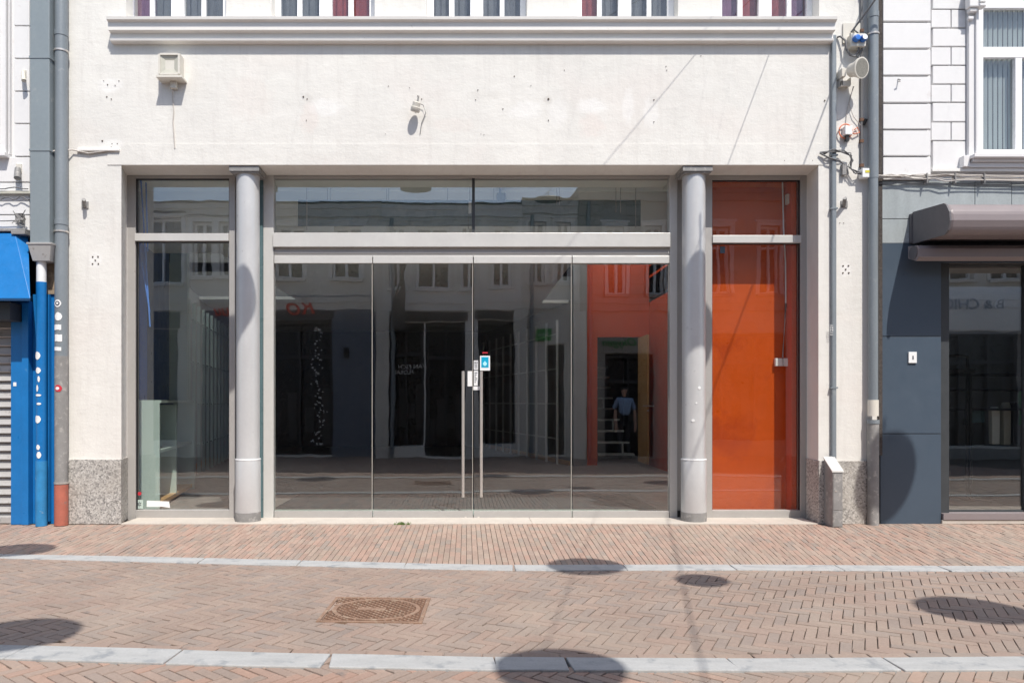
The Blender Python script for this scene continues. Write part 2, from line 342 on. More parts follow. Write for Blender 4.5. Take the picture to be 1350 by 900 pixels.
# ================================================================ GROUND
XL, XR = -10.5, 13.5; OY = -9.2
gr = ob('ground', B((-80, 80, -80, 80, -0.5, -0.016)), 'sand', kind='structure')
k1 = [(-500, 727, 730.5), (0, 731, 735.5), (104, 732.5, 738), (350, 738.5, 745.2), (690, 745, 752.3), (1000, 746, 753), (1350, 746.3, 752.8), (2200, 747, 753.5)]
k2 = [(-900, 838, 852), (0, 851, 868), (200, 856, 874), (350, 861.5, 879), (640, 867.5, 885), (1000, 868.5, 885), (1350, 868, 885.5), (2900, 869, 886)]
def kline(k):
    return [((lambda a, b: (a[0], a[1], b[1]))(gp(x, ya), gp(x, yb))) for x, ya, yb in k]      # X, far Y, near Y
def kat(K, X):
    xs = [p[0] for p in K]
    return float(np.interp(X, xs, [p[1] for p in K])), float(np.interp(X, xs, [p[2] for p in K]))
K1, K2 = kline(k1), kline(k2)
def mid(K, X): a, b = kat(K, X); return (a + b) / 2
def brick_geo(vs, fs, c, tz, inset=0.0035, dz=0.0035):
    n = len(vs); cx = sum(p[0] for p in c) / 4; cy = sum(p[1] for p in c) / 4
    for (x, y), z in zip(c, tz): vs.append((x, y, z - 0.022))
    for (x, y), z in zip(c, tz): vs.append((x, y, z - dz))
    for (x, y), z in zip(c, tz):
        d = math.hypot(x - cx, y - cy); k = 1 - inset * 1.4 / d; vs.append((cx + (x - cx) * k, cy + (y - cy) * k, z))
    fs.append((n + 8, n + 9, n + 10, n + 11))
    for i in range(4):
        j = (i + 1) % 4
        fs.append((n + 4 + i, n + 4 + j, n + 8 + j, n + 8 + i)); fs.append((n + i, n + j, n + 4 + j, n + 4 + i))
def py_mesh(name, vs, fs, m):
    me = bpy.data.meshes.new(name); me.from_pydata(vs, [], fs); me.materials.append(M[m]); me.update(); return me
def und(x, y): return 0.0035 * math.sin(x * 1.7 + y * 0.9) + 0.003 * math.sin(x * 0.8 - y * 2.3 + 1)
def herring(inside, th, m, ox=0, oy=0):
    out = []; c, s = math.cos(th), math.sin(th); N = 205
    for i in range(-N, N):
        for j in range(-N, N):
            k = (i - j) % 6
            if k == 0: u, v, a, b = i + 1.5, j + 0.5, 1.5, 0.5
            elif k == 5: u, v, a, b = i + 0.5, j + 1.5, 0.5, 1.5
            else: continue
            X = (u * c - v * s) * m + ox; Yq = (u * s + v * c) * m + oy
            if XL < X < XR and OY - 0.1 < Yq < 0.3 and inside(X, Yq): out.append((X, Yq, a * m, b * m))
    return out
def lay(name, bricks, th, key, gap=0.0045, n_ind=300):
    """the largest-showing bricks one by one, the rest as one field"""
    root = bpy.data.objects.new(name, None); C.objects.link(root); root['kind'] = 'structure'
    c, s = math.cos(th), math.sin(th)
    def vis(b):
        D = b[1] + CD
        if D < 0.5: return 1e9
        px = VX + b[0] / D * F; py = VY + CH / D * F
        return D if (0 <= px <= 1350 and py <= 900) else 1e9 + D
    bricks = sorted(bricks, key=vis)
    cut = [b for b in bricks[:n_ind] if vis(b) < 1e8]; rest = bricks[len(cut):]
    shared = {}
    for n, (X, Yq, a, b) in enumerate(cut):
        vert = b > a; kk = (vert, n % 4)
        if kk not in shared:
            gap = (.003, .004, .005, .0065)[n % 4]; vs, fs = [], []; a2, b2 = a - gap / 2, b - gap / 2
            rr = random.Random(n)
            brick_geo(vs, fs, [(x + rr.uniform(-.0012, .0012), y + rr.uniform(-.0012, .0012)) for x, y in ((-a2, -b2), (a2, -b2), (a2, b2), (-a2, b2))], [rr.uniform(-.001, .001) for _ in range(4)])
            shared[kk] = py_mesh('brick', vs, fs, 'brick_o' + key)
        o = bpy.data.objects.new('brick', shared[kk]); C.objects.link(o); o.parent = root
        o.location = (X + random.uniform(-.001, .001), Yq + random.uniform(-.001, .001), und(X, Yq) + random.gauss(0, 0.0011))
        o.rotation_euler = (random.gauss(0, 0.004), random.gauss(0, 0.004), th + random.gauss(0, 0.008))
    vs, fs = [], []
    for X, Yq, a, b in rest:
        gap = random.choice((.003, .0035, .004, .005, .006)); a2, b2 = a - gap / 2, b - gap / 2; t = random.gauss(0, 0.008); cc, ss = math.cos(th + t), math.sin(th + t); z0 = und(X, Yq) + random.gauss(0, 0.0011)
        brick_geo(vs, fs, [(X + x * cc - y * ss, Yq + x * ss + y * cc) for x, y in ((-a2, -b2), (a2, -b2), (a2, b2), (-a2, b2))], [z0 + random.gauss(0, 0.0009) for _ in range(4)])
    link('brick_field', py_mesh('brick_field', vs, fs, 'brick_i' + key), root, 'stuff')
    return root
# manhole rectangle in ground metres
mh = [gp(417, 820), gp(556, 823), gp(570, 790.5), gp(441, 788)]
mcx = sum(p[0] for p in mh) / 4; mcy = sum(p[1] for p in mh) / 4; mrot = math.atan2(mh[1][1] - mh[0][1], mh[1][0] - mh[0][0]) * 0.6
MW, MH = 0.645, 0.575
def in_mh(X, Yq, e=0.0):
    c, s = math.cos(-mrot), math.sin(-mrot); u = (X - mcx) * c - (Yq - mcy) * s; v = (X - mcx) * s + (Yq - mcy) * c
    return abs(u) < MW / 2 + e and abs(v) < MH / 2 + e
TH = -math.atan(0.525)
soldier = 0.105
lay('roadway', herring(lambda X, Y: mid(K2, X) + 0.10 + 0.03 < Y < mid(K1, X) - 0.02 and not in_mh(X, Y, -0.055), TH, 0.0615), TH, 'w')
lay('street_strip', herring(lambda X, Y: OY - 0.05 < Y < mid(K2, X) + 0.02, -math.atan(0.82), 0.0615, 0.02, 0.03), -math.atan(0.82), 'n')
# stretcher row along the second kerb
so_b = []; X = XL
while X < XR:
    so_b.append((X + 0.1, mid(K2, X + 0.1) + 0.10 + 0.035, 0.1, 0.0325)); X += 0.2035
def lay_row(name, rows, key):
    root = bpy.data.objects.new(name, None); C.objects.link(root); root['kind'] = 'structure'
    for X, Yq, a, b in rows:
        th = math.atan2(mid(K2, X + .1) - mid(K2, X - .1), .2); vs, fs = [], []
        if 'm' not in lay_row.__dict__:
            brick_geo(vs, fs, [(-a + .002, -b), (a - .002, -b), (a - .002, b), (-a + .002, b)], [0, 0, 0.0005, 0]); lay_row.m = py_mesh('brick', vs, fs, 'brick_o' + key)
        o = bpy.data.objects.new('brick', lay_row.m); C.objects.link(o); o.parent = root
        o.location = (X, Yq, 0.0055 + und(X, Yq)); o.rotation_euler = (0, 0, th + random.gauss(0, .006))
lay_row('edging_course', so_b, 'w')
# pavement: narrow bricks laid end-on to the facade, fanning to the right
vs, fs = [], []
def smooth(t): t = max(0, min(1, t)); return t * t * (3 - 2 * t)
u = XL - 1
while u < XR + 1:
    wd = 0.0500; off = random.uniform(0, 0.2)
    v = -2.6 - off * 1.0
    while v < 0.12:
        q = []
        for a, b in ((0.0018, 0.002), (wd - 0.0018, 0.002), (wd - 0.0018, 0.198), (0.0018, 0.198)):
            uu, vv = u + a, v + b
            q.append((uu + (0.23 * smooth((uu - 0.3) / 3.2) - 0.10 * smooth((-uu - 0.5) / 3)) * (vv + 1.2), vv))
        cx = sum(p[0] for p in q) / 4; cy = sum(p[1] for p in q) / 4
        if cy > mid(K1, cx) - 0.02 and cy < 0.1 and XL < cx < XR:
            z = und(cx, cy) + random.gauss(0, 0.0012)
            brick_geo(vs, fs, q, [z + random.gauss(0, 0.0008) for _ in range(4)], 0.0025, 0.003)
        v += 0.2
    u += wd
pv = bpy.data.objects.new('pavement', None); C.objects.link(pv); pv['kind'] = 'structure'
link('brick_field', py_mesh('brick_field', vs, fs, 'brick_is'), pv, 'stuff')
# kerb stones
def kerb(name, K, joints, step, z):
    root = bpy.data.objects.new(name, None); C.objects.link(root); root['kind'] = 'structure'
    js = sorted(joints)
    while js[0] > XL: js.insert(0, js[0] - step * random.uniform(0.95, 1.05))
    while js[-1] < XR: js.append(js[-1] + step * random.uniform(0.95, 1.05))
    for a, b in zip(js, js[1:]):
        bm = bmesh.new(); n = 6; top = []; sk = random.uniform(-0.02, 0.02); zz = z + random.uniform(-0.001, 0.002)
        for i in range(n + 1):
            x = a + 0.004 + (b - a - 0.008) * i / n; f, nn = kat(K, x)
            rr = [bm.verts.new((x + (sk if i in (0, n) else 0), nn, -0.03)), bm.verts.new((x + (sk if i in (0, n) else 0), nn, zz + und(x, nn))), bm.verts.new((x, f, zz + und(x, f))), bm.verts.new((x, f, -0.03))]
            top.append(rr)
        for A, Bq in zip(top, top[1:]):
            for k in range(3): bm.faces.new([A[k], Bq[k], Bq[k + 1], A[k + 1]])
        bm.faces.new(top[0]); bm.faces.new(top[-1][::-1]); bmesh.ops.recalc_face_normals(bm, faces=bm.faces)
        ob('kerb_stone', bm, 'kerb', root, bevel=0.006)
def jx(K, px, yy): return gp(px, yy)[0]
kerb('kerb', K1, [jx(K1, p, 749) for p in (250, 388, 533, 678, 824, 966, 1106, 1243)], 0.9, 0.009)
kerb('kerb', K2, [jx(K2, p, 876) for p in (220, 430, 652, 748, 965, 1175)], 0.86, 0.011)
# manhole cover
mt = thing('manhole_cover', 'rusty rectangular cast iron manhole cover set in the brick street', 'manhole cover', (mcx, mcy, 0))
mt.rotation_euler = (0, 0, mrot)
def loc(o): o.location = (0, 0, 0); return o
hw, hh = MW / 2, MH / 2
loc(ob('frame', B((-hw, -hw + .022, -hh, hh, -.03, .0125), (hw - .022, hw, -hh, hh, -.03, .0125), (-hw + .022, hw - .022, -hh, -hh + .02, -.03, .0125), (-hw + .022, hw - .022, hh - .02, hh, -.03, .0125)), 'rust', mt, bevel=0.002))
loc(ob('lid', B((-hw + .027, hw - .027, -hh + .025, hh - .025, -.03, .006)), 'rust_dark', mt))
bm = bmesh.new(); n = 36
for r0, r1 in ((0.87, 0.965), ):
    ring = []
    for i in range(n):
        t = 2 * math.pi * i / n; cx, cy = math.cos(t), math.sin(t)
        e = (hw - .03, (hh - .03))
        ring.append([bm.verts.new((cx * e[0] * r, cy * e[1] * r, z)) for r, z in ((r0, .005), (r0, .012), (r1, .012), (r1, .005))])
    for i in range(n):
        A, Bq = ring[i], ring[(i + 1) % n]
        for k in range(3): bm.faces.new([A[k], Bq[k], Bq[k + 1], A[k + 1]])
bmesh.ops.recalc_face_normals(bm, faces=bm.faces); loc(ob('raised_rim', bm, 'rust', mt))
bm = bmesh.new(); nx, ny = 25, 22
for i in range(nx):
    for j in range(ny):
        x = -hw + .043 + (MW - .086) * i / (nx - 1); y = -hh + .04 + (MH - .08) * j / (ny - 1)
        q = (x / (hw - .03)) ** 2 + (y / (hh - .03)) ** 2
        if 0.76 < q < 0.97: continue
        if (abs(x - .17) < .025 or abs(x + .17) < .025) and abs(y) < .02: continue
        if abs(x + .03) < 0.10 and abs(y) < 0.035: continue
        s = .0085
        if (i + j) % 2: continue
        prism(bm, [(x - s * 1.25, y), (x, y - s * 1.25), (x + s * 1.25, y), (x, y + s * 1.25)], 'z', .005, .012)
loc(ob('stud_pattern', bm, 'rust', mt, kind='stuff'))
loc(ob('name_plate', B((-.12, .06, -.028, .028, .005, .0125)), 'rust', mt))
# weed at the threshold
bm = bmesh.new()
for i in range(70):
    a = random.uniform(0, 6.28); r = random.uniform(0, .07); x = fx(530) + r * 1.6 * math.cos(a); y = -0.05 + r * .4 * math.sin(a); h = random.uniform(.008, .03)
    d = Vector((random.uniform(-.012, .012), random.uniform(-.01, .01), h)); p = Vector((x, y, 0)); wv = Vector((.004, .002, 0))
    bm.faces.new([bm.verts.new(p - wv), bm.verts.new(p + wv), bm.verts.new(p + d + wv * .3), bm.verts.new(p + d - wv * .6)])
tag(ob('weed', bm, 'weed'), 'small tuft of green weed growing at the pale door threshold', 'weed')

# ================================================================ MAIN BUILDING
main = thing('shop_building', 'white plastered building with wide vacant glass shopfront between two round columns', 'building', (0, 0.2, 0))
ZL = fz(218); RY = 0.37; TOP = 8.3; WB = 0.36
xl, xr = fx(83), fx(1157)
ol, orr = fx(160), fx(1079)
# upper windows: opening px and pane px
UW = [((166, 298), [(175, 197), (203, 226), (243, 265), (271, 294)], ['c_purple', None, None, None]),
      ((358, 494), [(370, 391.5), (398, 421), (438, 459), (466, 487)], [None, None, 'c_red', 'c_red']),
      ((562, 695), [(572, 592), (599, 620), (637, 659), (665, 686)], [None, None, None, None]),
      ((761, 894), [(767, 787.5), (793.5, 815), (832, 853), (859, 880)], ['c_red', None, None, None]),
      ((950, 1080), [(952, 973), (979.5, 1000), (1017, 1038), (1044, 1064)], ['c_purple', 'c_red', 'c_red', 'c_purple'])]
zs = fz(29.5); zt = 7.5
bxs = [(xl, xr, 0, WB, ZL, zs)]; olb, orb = fx(167.5, RY), fx(1063.5, RY)
edges = [xl] + [v for (a, b), _, _ in UW for v in (fx(a), fx(b))] + [xr]
for i in range(0, len(edges), 2): bxs.append((edges[i], edges[i + 1], 0, WB, zs, zt))
bxs.append((xl, xr, 0, WB, zt, TOP))
wb = B(*bxs)
prism(wb, [(xl, 0), (ol, 0), (olb, WB), (xl, WB)], 'z', 0, ZL); prism(wb, [(orr, 0), (xr, 0), (xr, WB), (orb, WB)], 'z', 0, ZL)
wall = ob('wall', wb, 'plaster', main)
# soffit/flank returns around the shopfront
ob('reveal_lining', B((olb - .25, olb, WB, 0.47, 0, ZL), (orb, orb + .25, WB, 0.47, 0, ZL), (xl, xr, WB, 0.5, ZL + .005, ZL + .3)), 'trim', main)
ob('roof', B((xl, xr, WB, 2.2, TOP - .3, TOP)), 'o_roof', main)
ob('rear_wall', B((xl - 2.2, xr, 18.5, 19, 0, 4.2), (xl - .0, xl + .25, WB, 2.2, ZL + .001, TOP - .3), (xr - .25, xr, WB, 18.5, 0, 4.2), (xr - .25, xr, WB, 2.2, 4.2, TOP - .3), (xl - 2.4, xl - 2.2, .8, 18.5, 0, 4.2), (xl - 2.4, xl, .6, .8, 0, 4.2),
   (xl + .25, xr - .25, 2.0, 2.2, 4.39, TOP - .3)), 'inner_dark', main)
# granite plinths
zp = fz(605)
pl_l = ob('plinth', prism(bmesh.new(), [(fx(82), -.035), (ol + .012, -.035), (olb + .012, RY - .001), (fx(82), RY - .001)], 'z', 0, zp), 'granite', main, bevel=0.006)
ob('plinth', prism(bmesh.new(), [(orr - .012, -.035), (fx(1150), -.035), (fx(1150), RY - .001), (orb - .012, RY - .001)], 'z', 0, zp - .015), 'granite', main, bevel=0.006)
# cornice
c0, c1 = fx(149), fx(1095)
prof = [(0, fz(59)), (-0.075, fz(58)), (-0.08, fz(55.5)), (-0.06, fz(55)), (-0.055, fz(47.5)), (-0.115, fz(46.5)), (-0.118, fz(37)), (-0.155, fz(35)), (-0.16, fz(31.5)), (-0.03, fz(29.5)), (0, fz(29.5))]
bm = prism(bmesh.new(), prof, 'x', c0, c1)
ob('cornice', bm, 'trim', main)
ob('fascia_trim', B((fx(160) - .15, fx(1085), -0.006, 0, fz(217.6), fz(190))), 'plaster', main)
# upper windows
for (a, b), panes, cur in UW:
    Yf = 0.17; x0, x1 = fx(a), fx(b); xa, xb = fx(panes[0][0] - 8, Yf), fx(panes[3][1] + 3, Yf)
    xa = max(xa, x0 + .001); zb = fz(22, Yf)
    wf = ob('window', B((x0, x1, Yf - .01, WB, zs, fz(27.5, Yf))), 'trim', main)
    fb = []
    cm = (panes[1][1] + panes[2][0]) / 2
    fb += [(x0, fx(panes[0][0], Yf), Yf, Yf + .06, fz(27.5, Yf), zt), (fx(panes[3][1], Yf), x1, Yf, Yf + .06, fz(27.5, Yf), zt)]
    for (pa, pb), (pc, pd), pr in ((panes[0], panes[1], .008), (panes[2], panes[3], .008)):
        fb.append((fx(pb, Yf), fx(pc, Yf), Yf + .012, Yf + .05, zb, zt))
    fb.append((fx(panes[1][1], Yf), fx(panes[2][0], Yf), Yf - .008, Yf + .055, zb, zt))
    fb.append((fx(panes[0][0], Yf), fx(panes[3][1], Yf), Yf + .004, Yf + .055, fz(27.5, Yf), zb))
    ob('frame', B(*fb), 'upvc', wf, bevel=0.003)
    for i, ((pa, pb), cu) in enumerate(zip(panes, cur)):
        ob('pane', B((fx(pa, Yf), fx(pb, Yf), Yf + .03, Yf + .036, zb, zt)), 'glass_up', wf)
        cu = cu or 'c_added_grey'  # grey curtain added behind bare panes to dull the blue sky reflection
        if cu:
            bm = bmesh.new(); n = 10; q0, q1 = fx(pa - 4, Yf), fx(pb + 4, Yf); prev = None
            for k in range(n + 1):
                x = q0 + (q1 - q0) * k / n; y = Yf + .12 + .015 * math.sin(k * 2.1 + pa)
                cur2 = (bm.verts.new((x, y, zb - .1)), bm.verts.new((x, y, zt)))
                if prev: bm.faces.new((prev[0], cur2[0], cur2[1], prev[1]))
                prev = cur2
            ob('curtain', bm, cu, wf, smooth=True)
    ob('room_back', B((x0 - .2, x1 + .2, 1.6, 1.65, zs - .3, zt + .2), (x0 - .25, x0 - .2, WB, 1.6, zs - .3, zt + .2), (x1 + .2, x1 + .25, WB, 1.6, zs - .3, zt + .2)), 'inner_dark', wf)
ob('floor_slab', B((xl + .3, xr - .3, WB + .001, 1.99, ZL + .31, ZL + .42)), 'inner_grey', main)
ADDED_RL = [(1.6, 3.86, 3.3, 7.77), (-5.7, -3.5, 2.4, 7.2)]  # unseen roof openings, added to bring daylight into the dark shop
def plate(x0, x1, y0, y1, z0, z1, hs):
    return [(a, b, c, d, z0, z1) for a, b, c, d in ((q[0], q[1], q[4], q[5]) for q in holes_wall(x0, x1, y0, y1, hs, 0, 1))]
def holes_wall(x0, x1, z0, z1, holes, y0, y1):
    xs = sorted({x0, x1, *[h[0] for h in holes], *[h[1] for h in holes]}); out = []
    for a, b in zip(xs, xs[1:]):
        hs = sorted([h for h in holes if h[0] < (a + b) / 2 < h[1]], key=lambda h: h[2]); z = z0
        for h in hs:
            if h[2] > z: out.append((a, b, y0, y1, z, h[2]))
            z = h[3]
        if z < z1: out.append((a, b, y0, y1, z, z1))
    return out
ob('rear_roof', B(*plate(xl - 2.39, xr - .26, .81, 18.49, 4.0, 4.19, ADDED_RL)), 'o_roof', main)
q = ADDED_RL[1]; ob('added_rooflight_side', B((q[0] - .06, q[0], q[2] - .06, q[3] + .06, 3.501, 5.2), (q[1], q[1] + .06, q[2] - .06, q[3] + .06, 3.501, 5.2), (q[0], q[1], q[2] - .06, q[2], 3.501, 5.2), (q[0], q[1], q[3], q[3] + .06, 3.501, 5.2)), 'inner_mid', main)
q = ADDED_RL[0]
ob('added_rooflight_side', B((q[0] - .06, q[0], q[2] - .06, q[3] + .06, 3.501, 4.85), (q[0], q[1], q[2] - .06, q[2], 3.501, 4.85), (q[0], 2.52, q[3], q[3] + .06, 3.501, 4.85)), 'inner_mid', main)
ob('added_rooflight_side', B((q[1], q[1] + .06, q[2] - .06, q[3], 3.501, 4.85)), 'orange', main)
for k in range(4): ob('added_rooflight_pane', B((q[0] - .05, q[1] + .05, q[2] - .05 + 1.1 * k - .02, q[2] + 1.1 * k + 1.13, 4.852 + .012 * (k % 2), 4.86 + .012 * (k % 2))), 'frosted', main)
ob('added_rooflight_pane', B((ADDED_RL[1][0], ADDED_RL[1][1], ADDED_RL[1][2], ADDED_RL[1][3], 5.202, 5.21)), 'frosted', main)

# ---- shop front frames (all at the recess plane)
Y = RY; FB = Y + 0.10
def fr(px0, py0, px1, py1, y0=Y, y1=FB): return P(px0, py0, px1, py1, y0, y1, Y)
ztop = ZL + .004
def side_window(name, lx, gx0, gx1, rx, tt, tb, lt, lb, bot, label=None):
    s = ob(name, B(fr(lx, 218, gx0, bot)), 'alu', main, bevel=0.004, label=label)
    ob('stile', B(fr(gx1, 218, rx, bot)), 'alu', s, bevel=0.004)
    ob('top_rail', B(fr(gx0, 218, gx1, tt)), 'alu', s, bevel=0.004); ob('bottom_rail', B(fr(gx0, lb, gx1, bot, Y + .004)), 'alu', s, bevel=0.004)
    ob('transom_bar', B(fr(gx0, tb, gx1, lt, Y - .022)), 'alu_light', s, bevel=0.004)
    for a, b in ((tt, tb), (lt, lb)):
        ob('pane', B((fx(gx0, Y), fx(gx1, Y), Y + .055, Y + .063, fz(b, Y), fz(a, Y))), 'glass' if lx < 500 else 'glass_clear', s)
        ob('gasket', B((fx(gx0, Y), fx(gx0, Y) + .008, Y + .02, Y + .055, fz(b, Y), fz(a, Y)), (fx(gx1, Y) - .008, fx(gx1, Y), Y + .02, Y + .055, fz(b, Y), fz(a, Y)),
                       (fx(gx0, Y) + .008, fx(gx1, Y) - .008, Y + .02, Y + .055, fz(a, Y) - .008, fz(a, Y))), 'black', s)
    return s
lw = side_window('shop_window', 167, 178.5, 302, 310, 235, 308, 318, 672, 686.5)
rw = side_window('shop_window', 929, 939, 1055.5, 1064, 237, 310.5, 320.5, 672.5, 687)
# door-set frame
ds = ob('door_frame', B(fr(347, 218, 360.5, 687)), 'alu_light', main, bevel=0.004)
ob('stile', B(fr(883, 218, 893, 687)), 'alu_light', ds, bevel=0.004)
ob('frame', B(fr(360.5, 218, 883, 234.5)), 'alu', ds, bevel=0.004)
ob('transom_bar', B(fr(360.5, 307.5, 883, 326, Y - .03)), 'alu_light', ds, bevel=0.004)
ob('door_closer_track', B(fr(361, 326.3, 882.5, 338.5, Y + .02), fr(361, 331, 882.5, 334, Y + .012, Y + .0199)), 'alu', ds)
ob('post', B(fr(622.3, 234.5, 626, 307.5, Y + .01)), 'darkmetal', ds)
for a, b in ((361, 622.3), (626, 882.5)):
    ob('pane', B((fx(a, Y), fx(b, Y), Y + .055, Y + .063, fz(307.5, Y), fz(234.5, Y))), 'glass', ds)
# dark gaps between columns and frames
each('filler_panel', (fr(310, 218, 347, 687, Y + .06, Y + .09), fr(893, 218, 929, 687, Y + .06, Y + .09)), 'alu', main)
ob('side_post', B(fr(341.5, 222, 346.7, 687, Y - .012)), 'teal', main, bevel=.003)
# glass doors
DX = [361, 491.3, 624, 754.3, 883]
tilt = [0.0022, -0.0015, 0.001, -0.002]
for i in range(4):
    a, b = DX[i] + .6, DX[i + 1] - .6
    d = ob('glass_door', B(fr(a, 337.5, b, 347, Y - .004, Y + .05)), 'alu_light', main, bevel=0.003)
    ob('bottom_rail', B(fr(a, 673.5, b, 686.8, Y - .002, Y + .05)), 'alu', d, bevel=0.003)
    bm = B((fx(a, Y) + .002, fx(b, Y) - .002, Y + .018, Y + .028, fz(673.5, Y), fz(347, Y)))
    cxm = (fx(a, Y) + fx(b, Y)) / 2
    bmesh.ops.rotate(bm, verts=bm.verts, cent=(cxm, Y + .023, 1.5), matrix=Matrix.Rotation(tilt[i], 3, 'Z'))
    bmesh.ops.rotate(bm, verts=bm.verts, cent=(cxm, Y + .023, 1.5), matrix=Matrix.Rotation(tilt[(i + 2) % 4] * .5, 3, 'X'))
    ob('pane', bm, 'glass', d)
    ob('glass_edge', B((fx(b, Y) - .0045, fx(b, Y) - .001, Y + .012, Y + .034, fz(673.5, Y), fz(347, Y))), 'cream' if i < 3 else 'alu', d)
    if i in (1, 2):
        hx = fx(610.5 if i == 1 else 634.5, Y - .06); yy = Y - .06
        z0, z1 = fz(655, yy), fz(489, yy)
        ob('handle', T([(hx, yy, z0), (hx, yy, z1)], .0165, 16), 'steel', d, smooth=True)
        ob('handle_mount', tube(T([(hx, yy, z0 + .18), (hx, Y + .02, z0 + .18)], .009), [(hx, yy, z1 - .18), (hx, Y + .02, z1 - .18)], .009), 'steel', d, smooth=True)
        lx = fx(613.5 if i == 1 else 630.5, Y)
        ob('lock', lathe([(0, 0), (.02, 0), (.024, .006), (.024, .03)], lx, Y - .012, fz(683.5, Y), 16, Vector((0, 1, 0))), 'steel', d, smooth=True)
    if i == 1:
        ob('sticker', B(P(616.5, 489, 622.4, 509, Y + .006, Y + .009)), 'white', d)
    if i == 2:
        ob('sticker', B(P(624.6, 475, 630.3, 487.2, Y + .006, Y + .009)), 'white', d)
        ob('sticker', B(P(624.6, 488.6, 630.3, 508, Y + .006, Y + .009)), 'white', d)
        ob('sticker', B(P(624, 509, 632.6, 514, Y + .003, Y + .006)), 'white', d)
        ob('sticker', B(P(632.8, 468.8, 646, 488.2, Y + .006, Y + .009)), 'white', d, label='cyan sticker with a white border')
        ob('sticker_print', B(P(634.6, 470.4, 644.2, 484.2, Y + .003, Y + .006)), 'cyan', d)
        bm = bmesh.new(); cx, cz = fx(639.3, Y), fz(479.8, Y)
        prism(bm, [(cx + .022 * math.sin(t) * (1 - .35 * math.cos(t)), cz - .022 * math.cos(t) * 1.0 + (.016 if abs(t - math.pi) < .3 else 0)) for t in [k * math.pi / 8 for k in range(16)]], 'y', Y + .0005, Y + .003)
        ob('drop_print', bm, 'cyan_light', d)
        bm = bmesh.new()
        for k in range(3): box(bm, fx(625.6, Y), fx(629.5, Y), Y + .003, Y + .006, fz(480.5 + k * 2.2, Y), fz(479.7 + k * 2.2, Y))
        for k in range(6): box(bm, fx(625.6, Y), fx(629.3 - (k % 3), Y), Y + .003, Y + .006, fz(491.6 + k * 2.5, Y), fz(490.7 + k * 2.5, Y))
        ob('printed_lines', bm, 'ink', d)
        bm = B((fx(625.6, Y), fx(627.2, Y), Y + .003, Y + .006, fz(478.6, Y), fz(476.6, Y)), (fx(628.2, Y), fx(629.6, Y), Y + .003, Y + .006, fz(478.6, Y), fz(476.6, Y)))
        ob('printed_symbols', bm, 'ink', d)
        ob('red_mark', B(P(636, 464, 643, 465.6, Y + .006, Y + .009)), 'red', d)
# stickers on left shop window
ob('sticker', B(P(179.5, 658.5, 188.5, 670, Y + .05, Y + .054)), 'shelf', lw)
bm = bmesh.new(); cx, cz = fx(183.7, Y + .05), fz(664, Y + .05)
for t in (0.6, 2.5, 3.8, 5.6, 1.57, 4.71):
    tube(bm, [(cx + .008 * math.cos(t), Y + .048, cz + .008 * math.sin(t)), (cx + .028 * math.cos(t), Y + .048, cz + .028 * math.sin(t))], .0035, 5)
ob('logo_print', bm, 'ink', lw)
bm = bmesh.new(); prism(bm, [(fx(191, Y), fz(660.2, Y)), (fx(220.5, Y), fz(661.5, Y)), (fx(222, Y), fz(669.8, Y)), (fx(212, Y), fz(668.3, Y)), (fx(191, Y), fz(668.6, Y))], 'y', Y + .05, Y + .053)
ob('sticker', bm, 'white', lw)
ob('red_round_sticker', lathe([(0, 0), (.021, 0), (.021, .003)], fx(181.5, Y), Y + .049, fz(651, Y), 18, Vector((0, 1, 0))), 'red', lw)
ob('dark_square_sticker', B(P(949.3, 325, 955.8, 333.8, Y + .05, Y + .053)), 'cladding', rw)
# threshold
each('threshold', ((ol + .013, fx(360, .1), -.045, Y + .12, -.02, .010), (fx(360, .1) + .003, fx(700, .1), -.045, Y + .12, -.02, .012), (fx(700, .1) + .003, fx(994, .1), -.045, Y + .12, -.02, .011), (fx(994, .1) + .003, orr - .013, -.045, Y + .12, -.02, .010)), 'stone', main, bevel=.004)
# columns
for cxp, lab in ((327, None), (914.5, None)):
    yc = 0.165; cx = fx(cxp, yc); r = 0.1265
    c = ob('column', lathe([(r, 0.0), (r, ZL - .03)], cx, yc, 0.0, 40), 'column', main, smooth=True)
    zc = fz(605, yc - r)
    ob('base_sleeve', lathe([(r + .008, 0.0), (r + .012, 0.01), (r + .010, zc - .012), (r + .006, zc), (r - .01, zc + .001)], cx, yc, 0, 40), 'column', c, smooth=True)
    ob('collar_line', lathe([(r + .0125, zc - .016), (r + .0135, zc - .008), (r + .0115, zc - .002)], cx, yc, 0, 40), 'white', c, smooth=True)
    ob('base_shoe', lathe([(r + .013, 0.0), (r + .0145, 0.005), (r + .0135, .11), (r + .011, .112)], cx, yc, 0, 40), 'iron', c, smooth=True)
    ob('capital', B((cx - .165, cx + .165, yc - .155, yc + .155, ZL - .06, ZL - .004), (cx - .15, cx + .15, yc - .14, yc + .14, ZL - .075, ZL - .06)), 'iron', c, bevel=.004)
    if cxp > 600:
        for k, (a, b, q) in enumerate(((922, 511, .017), (918, 531, .010), (914, 554, .018))):
            ang = math.asin(max(-.95, min(.95, (fx(a, yc - r) - cx) / r))); p = Vector((cx + math.sin(ang) * (r + .002), yc - math.cos(ang) * (r + .002), fz(b, yc - r)))
            ob('round_sticker', lathe([(0, 0), (q, 0), (q, .002)], p.x, p.y, p.z, 16, Vector((math.sin(ang), -math.cos(ang), 0))), 'white', c)
        ob('vent_plate', B(P(892.5, 673, 898.5, 685, Y + .03, Y + .06)), 'black', c)

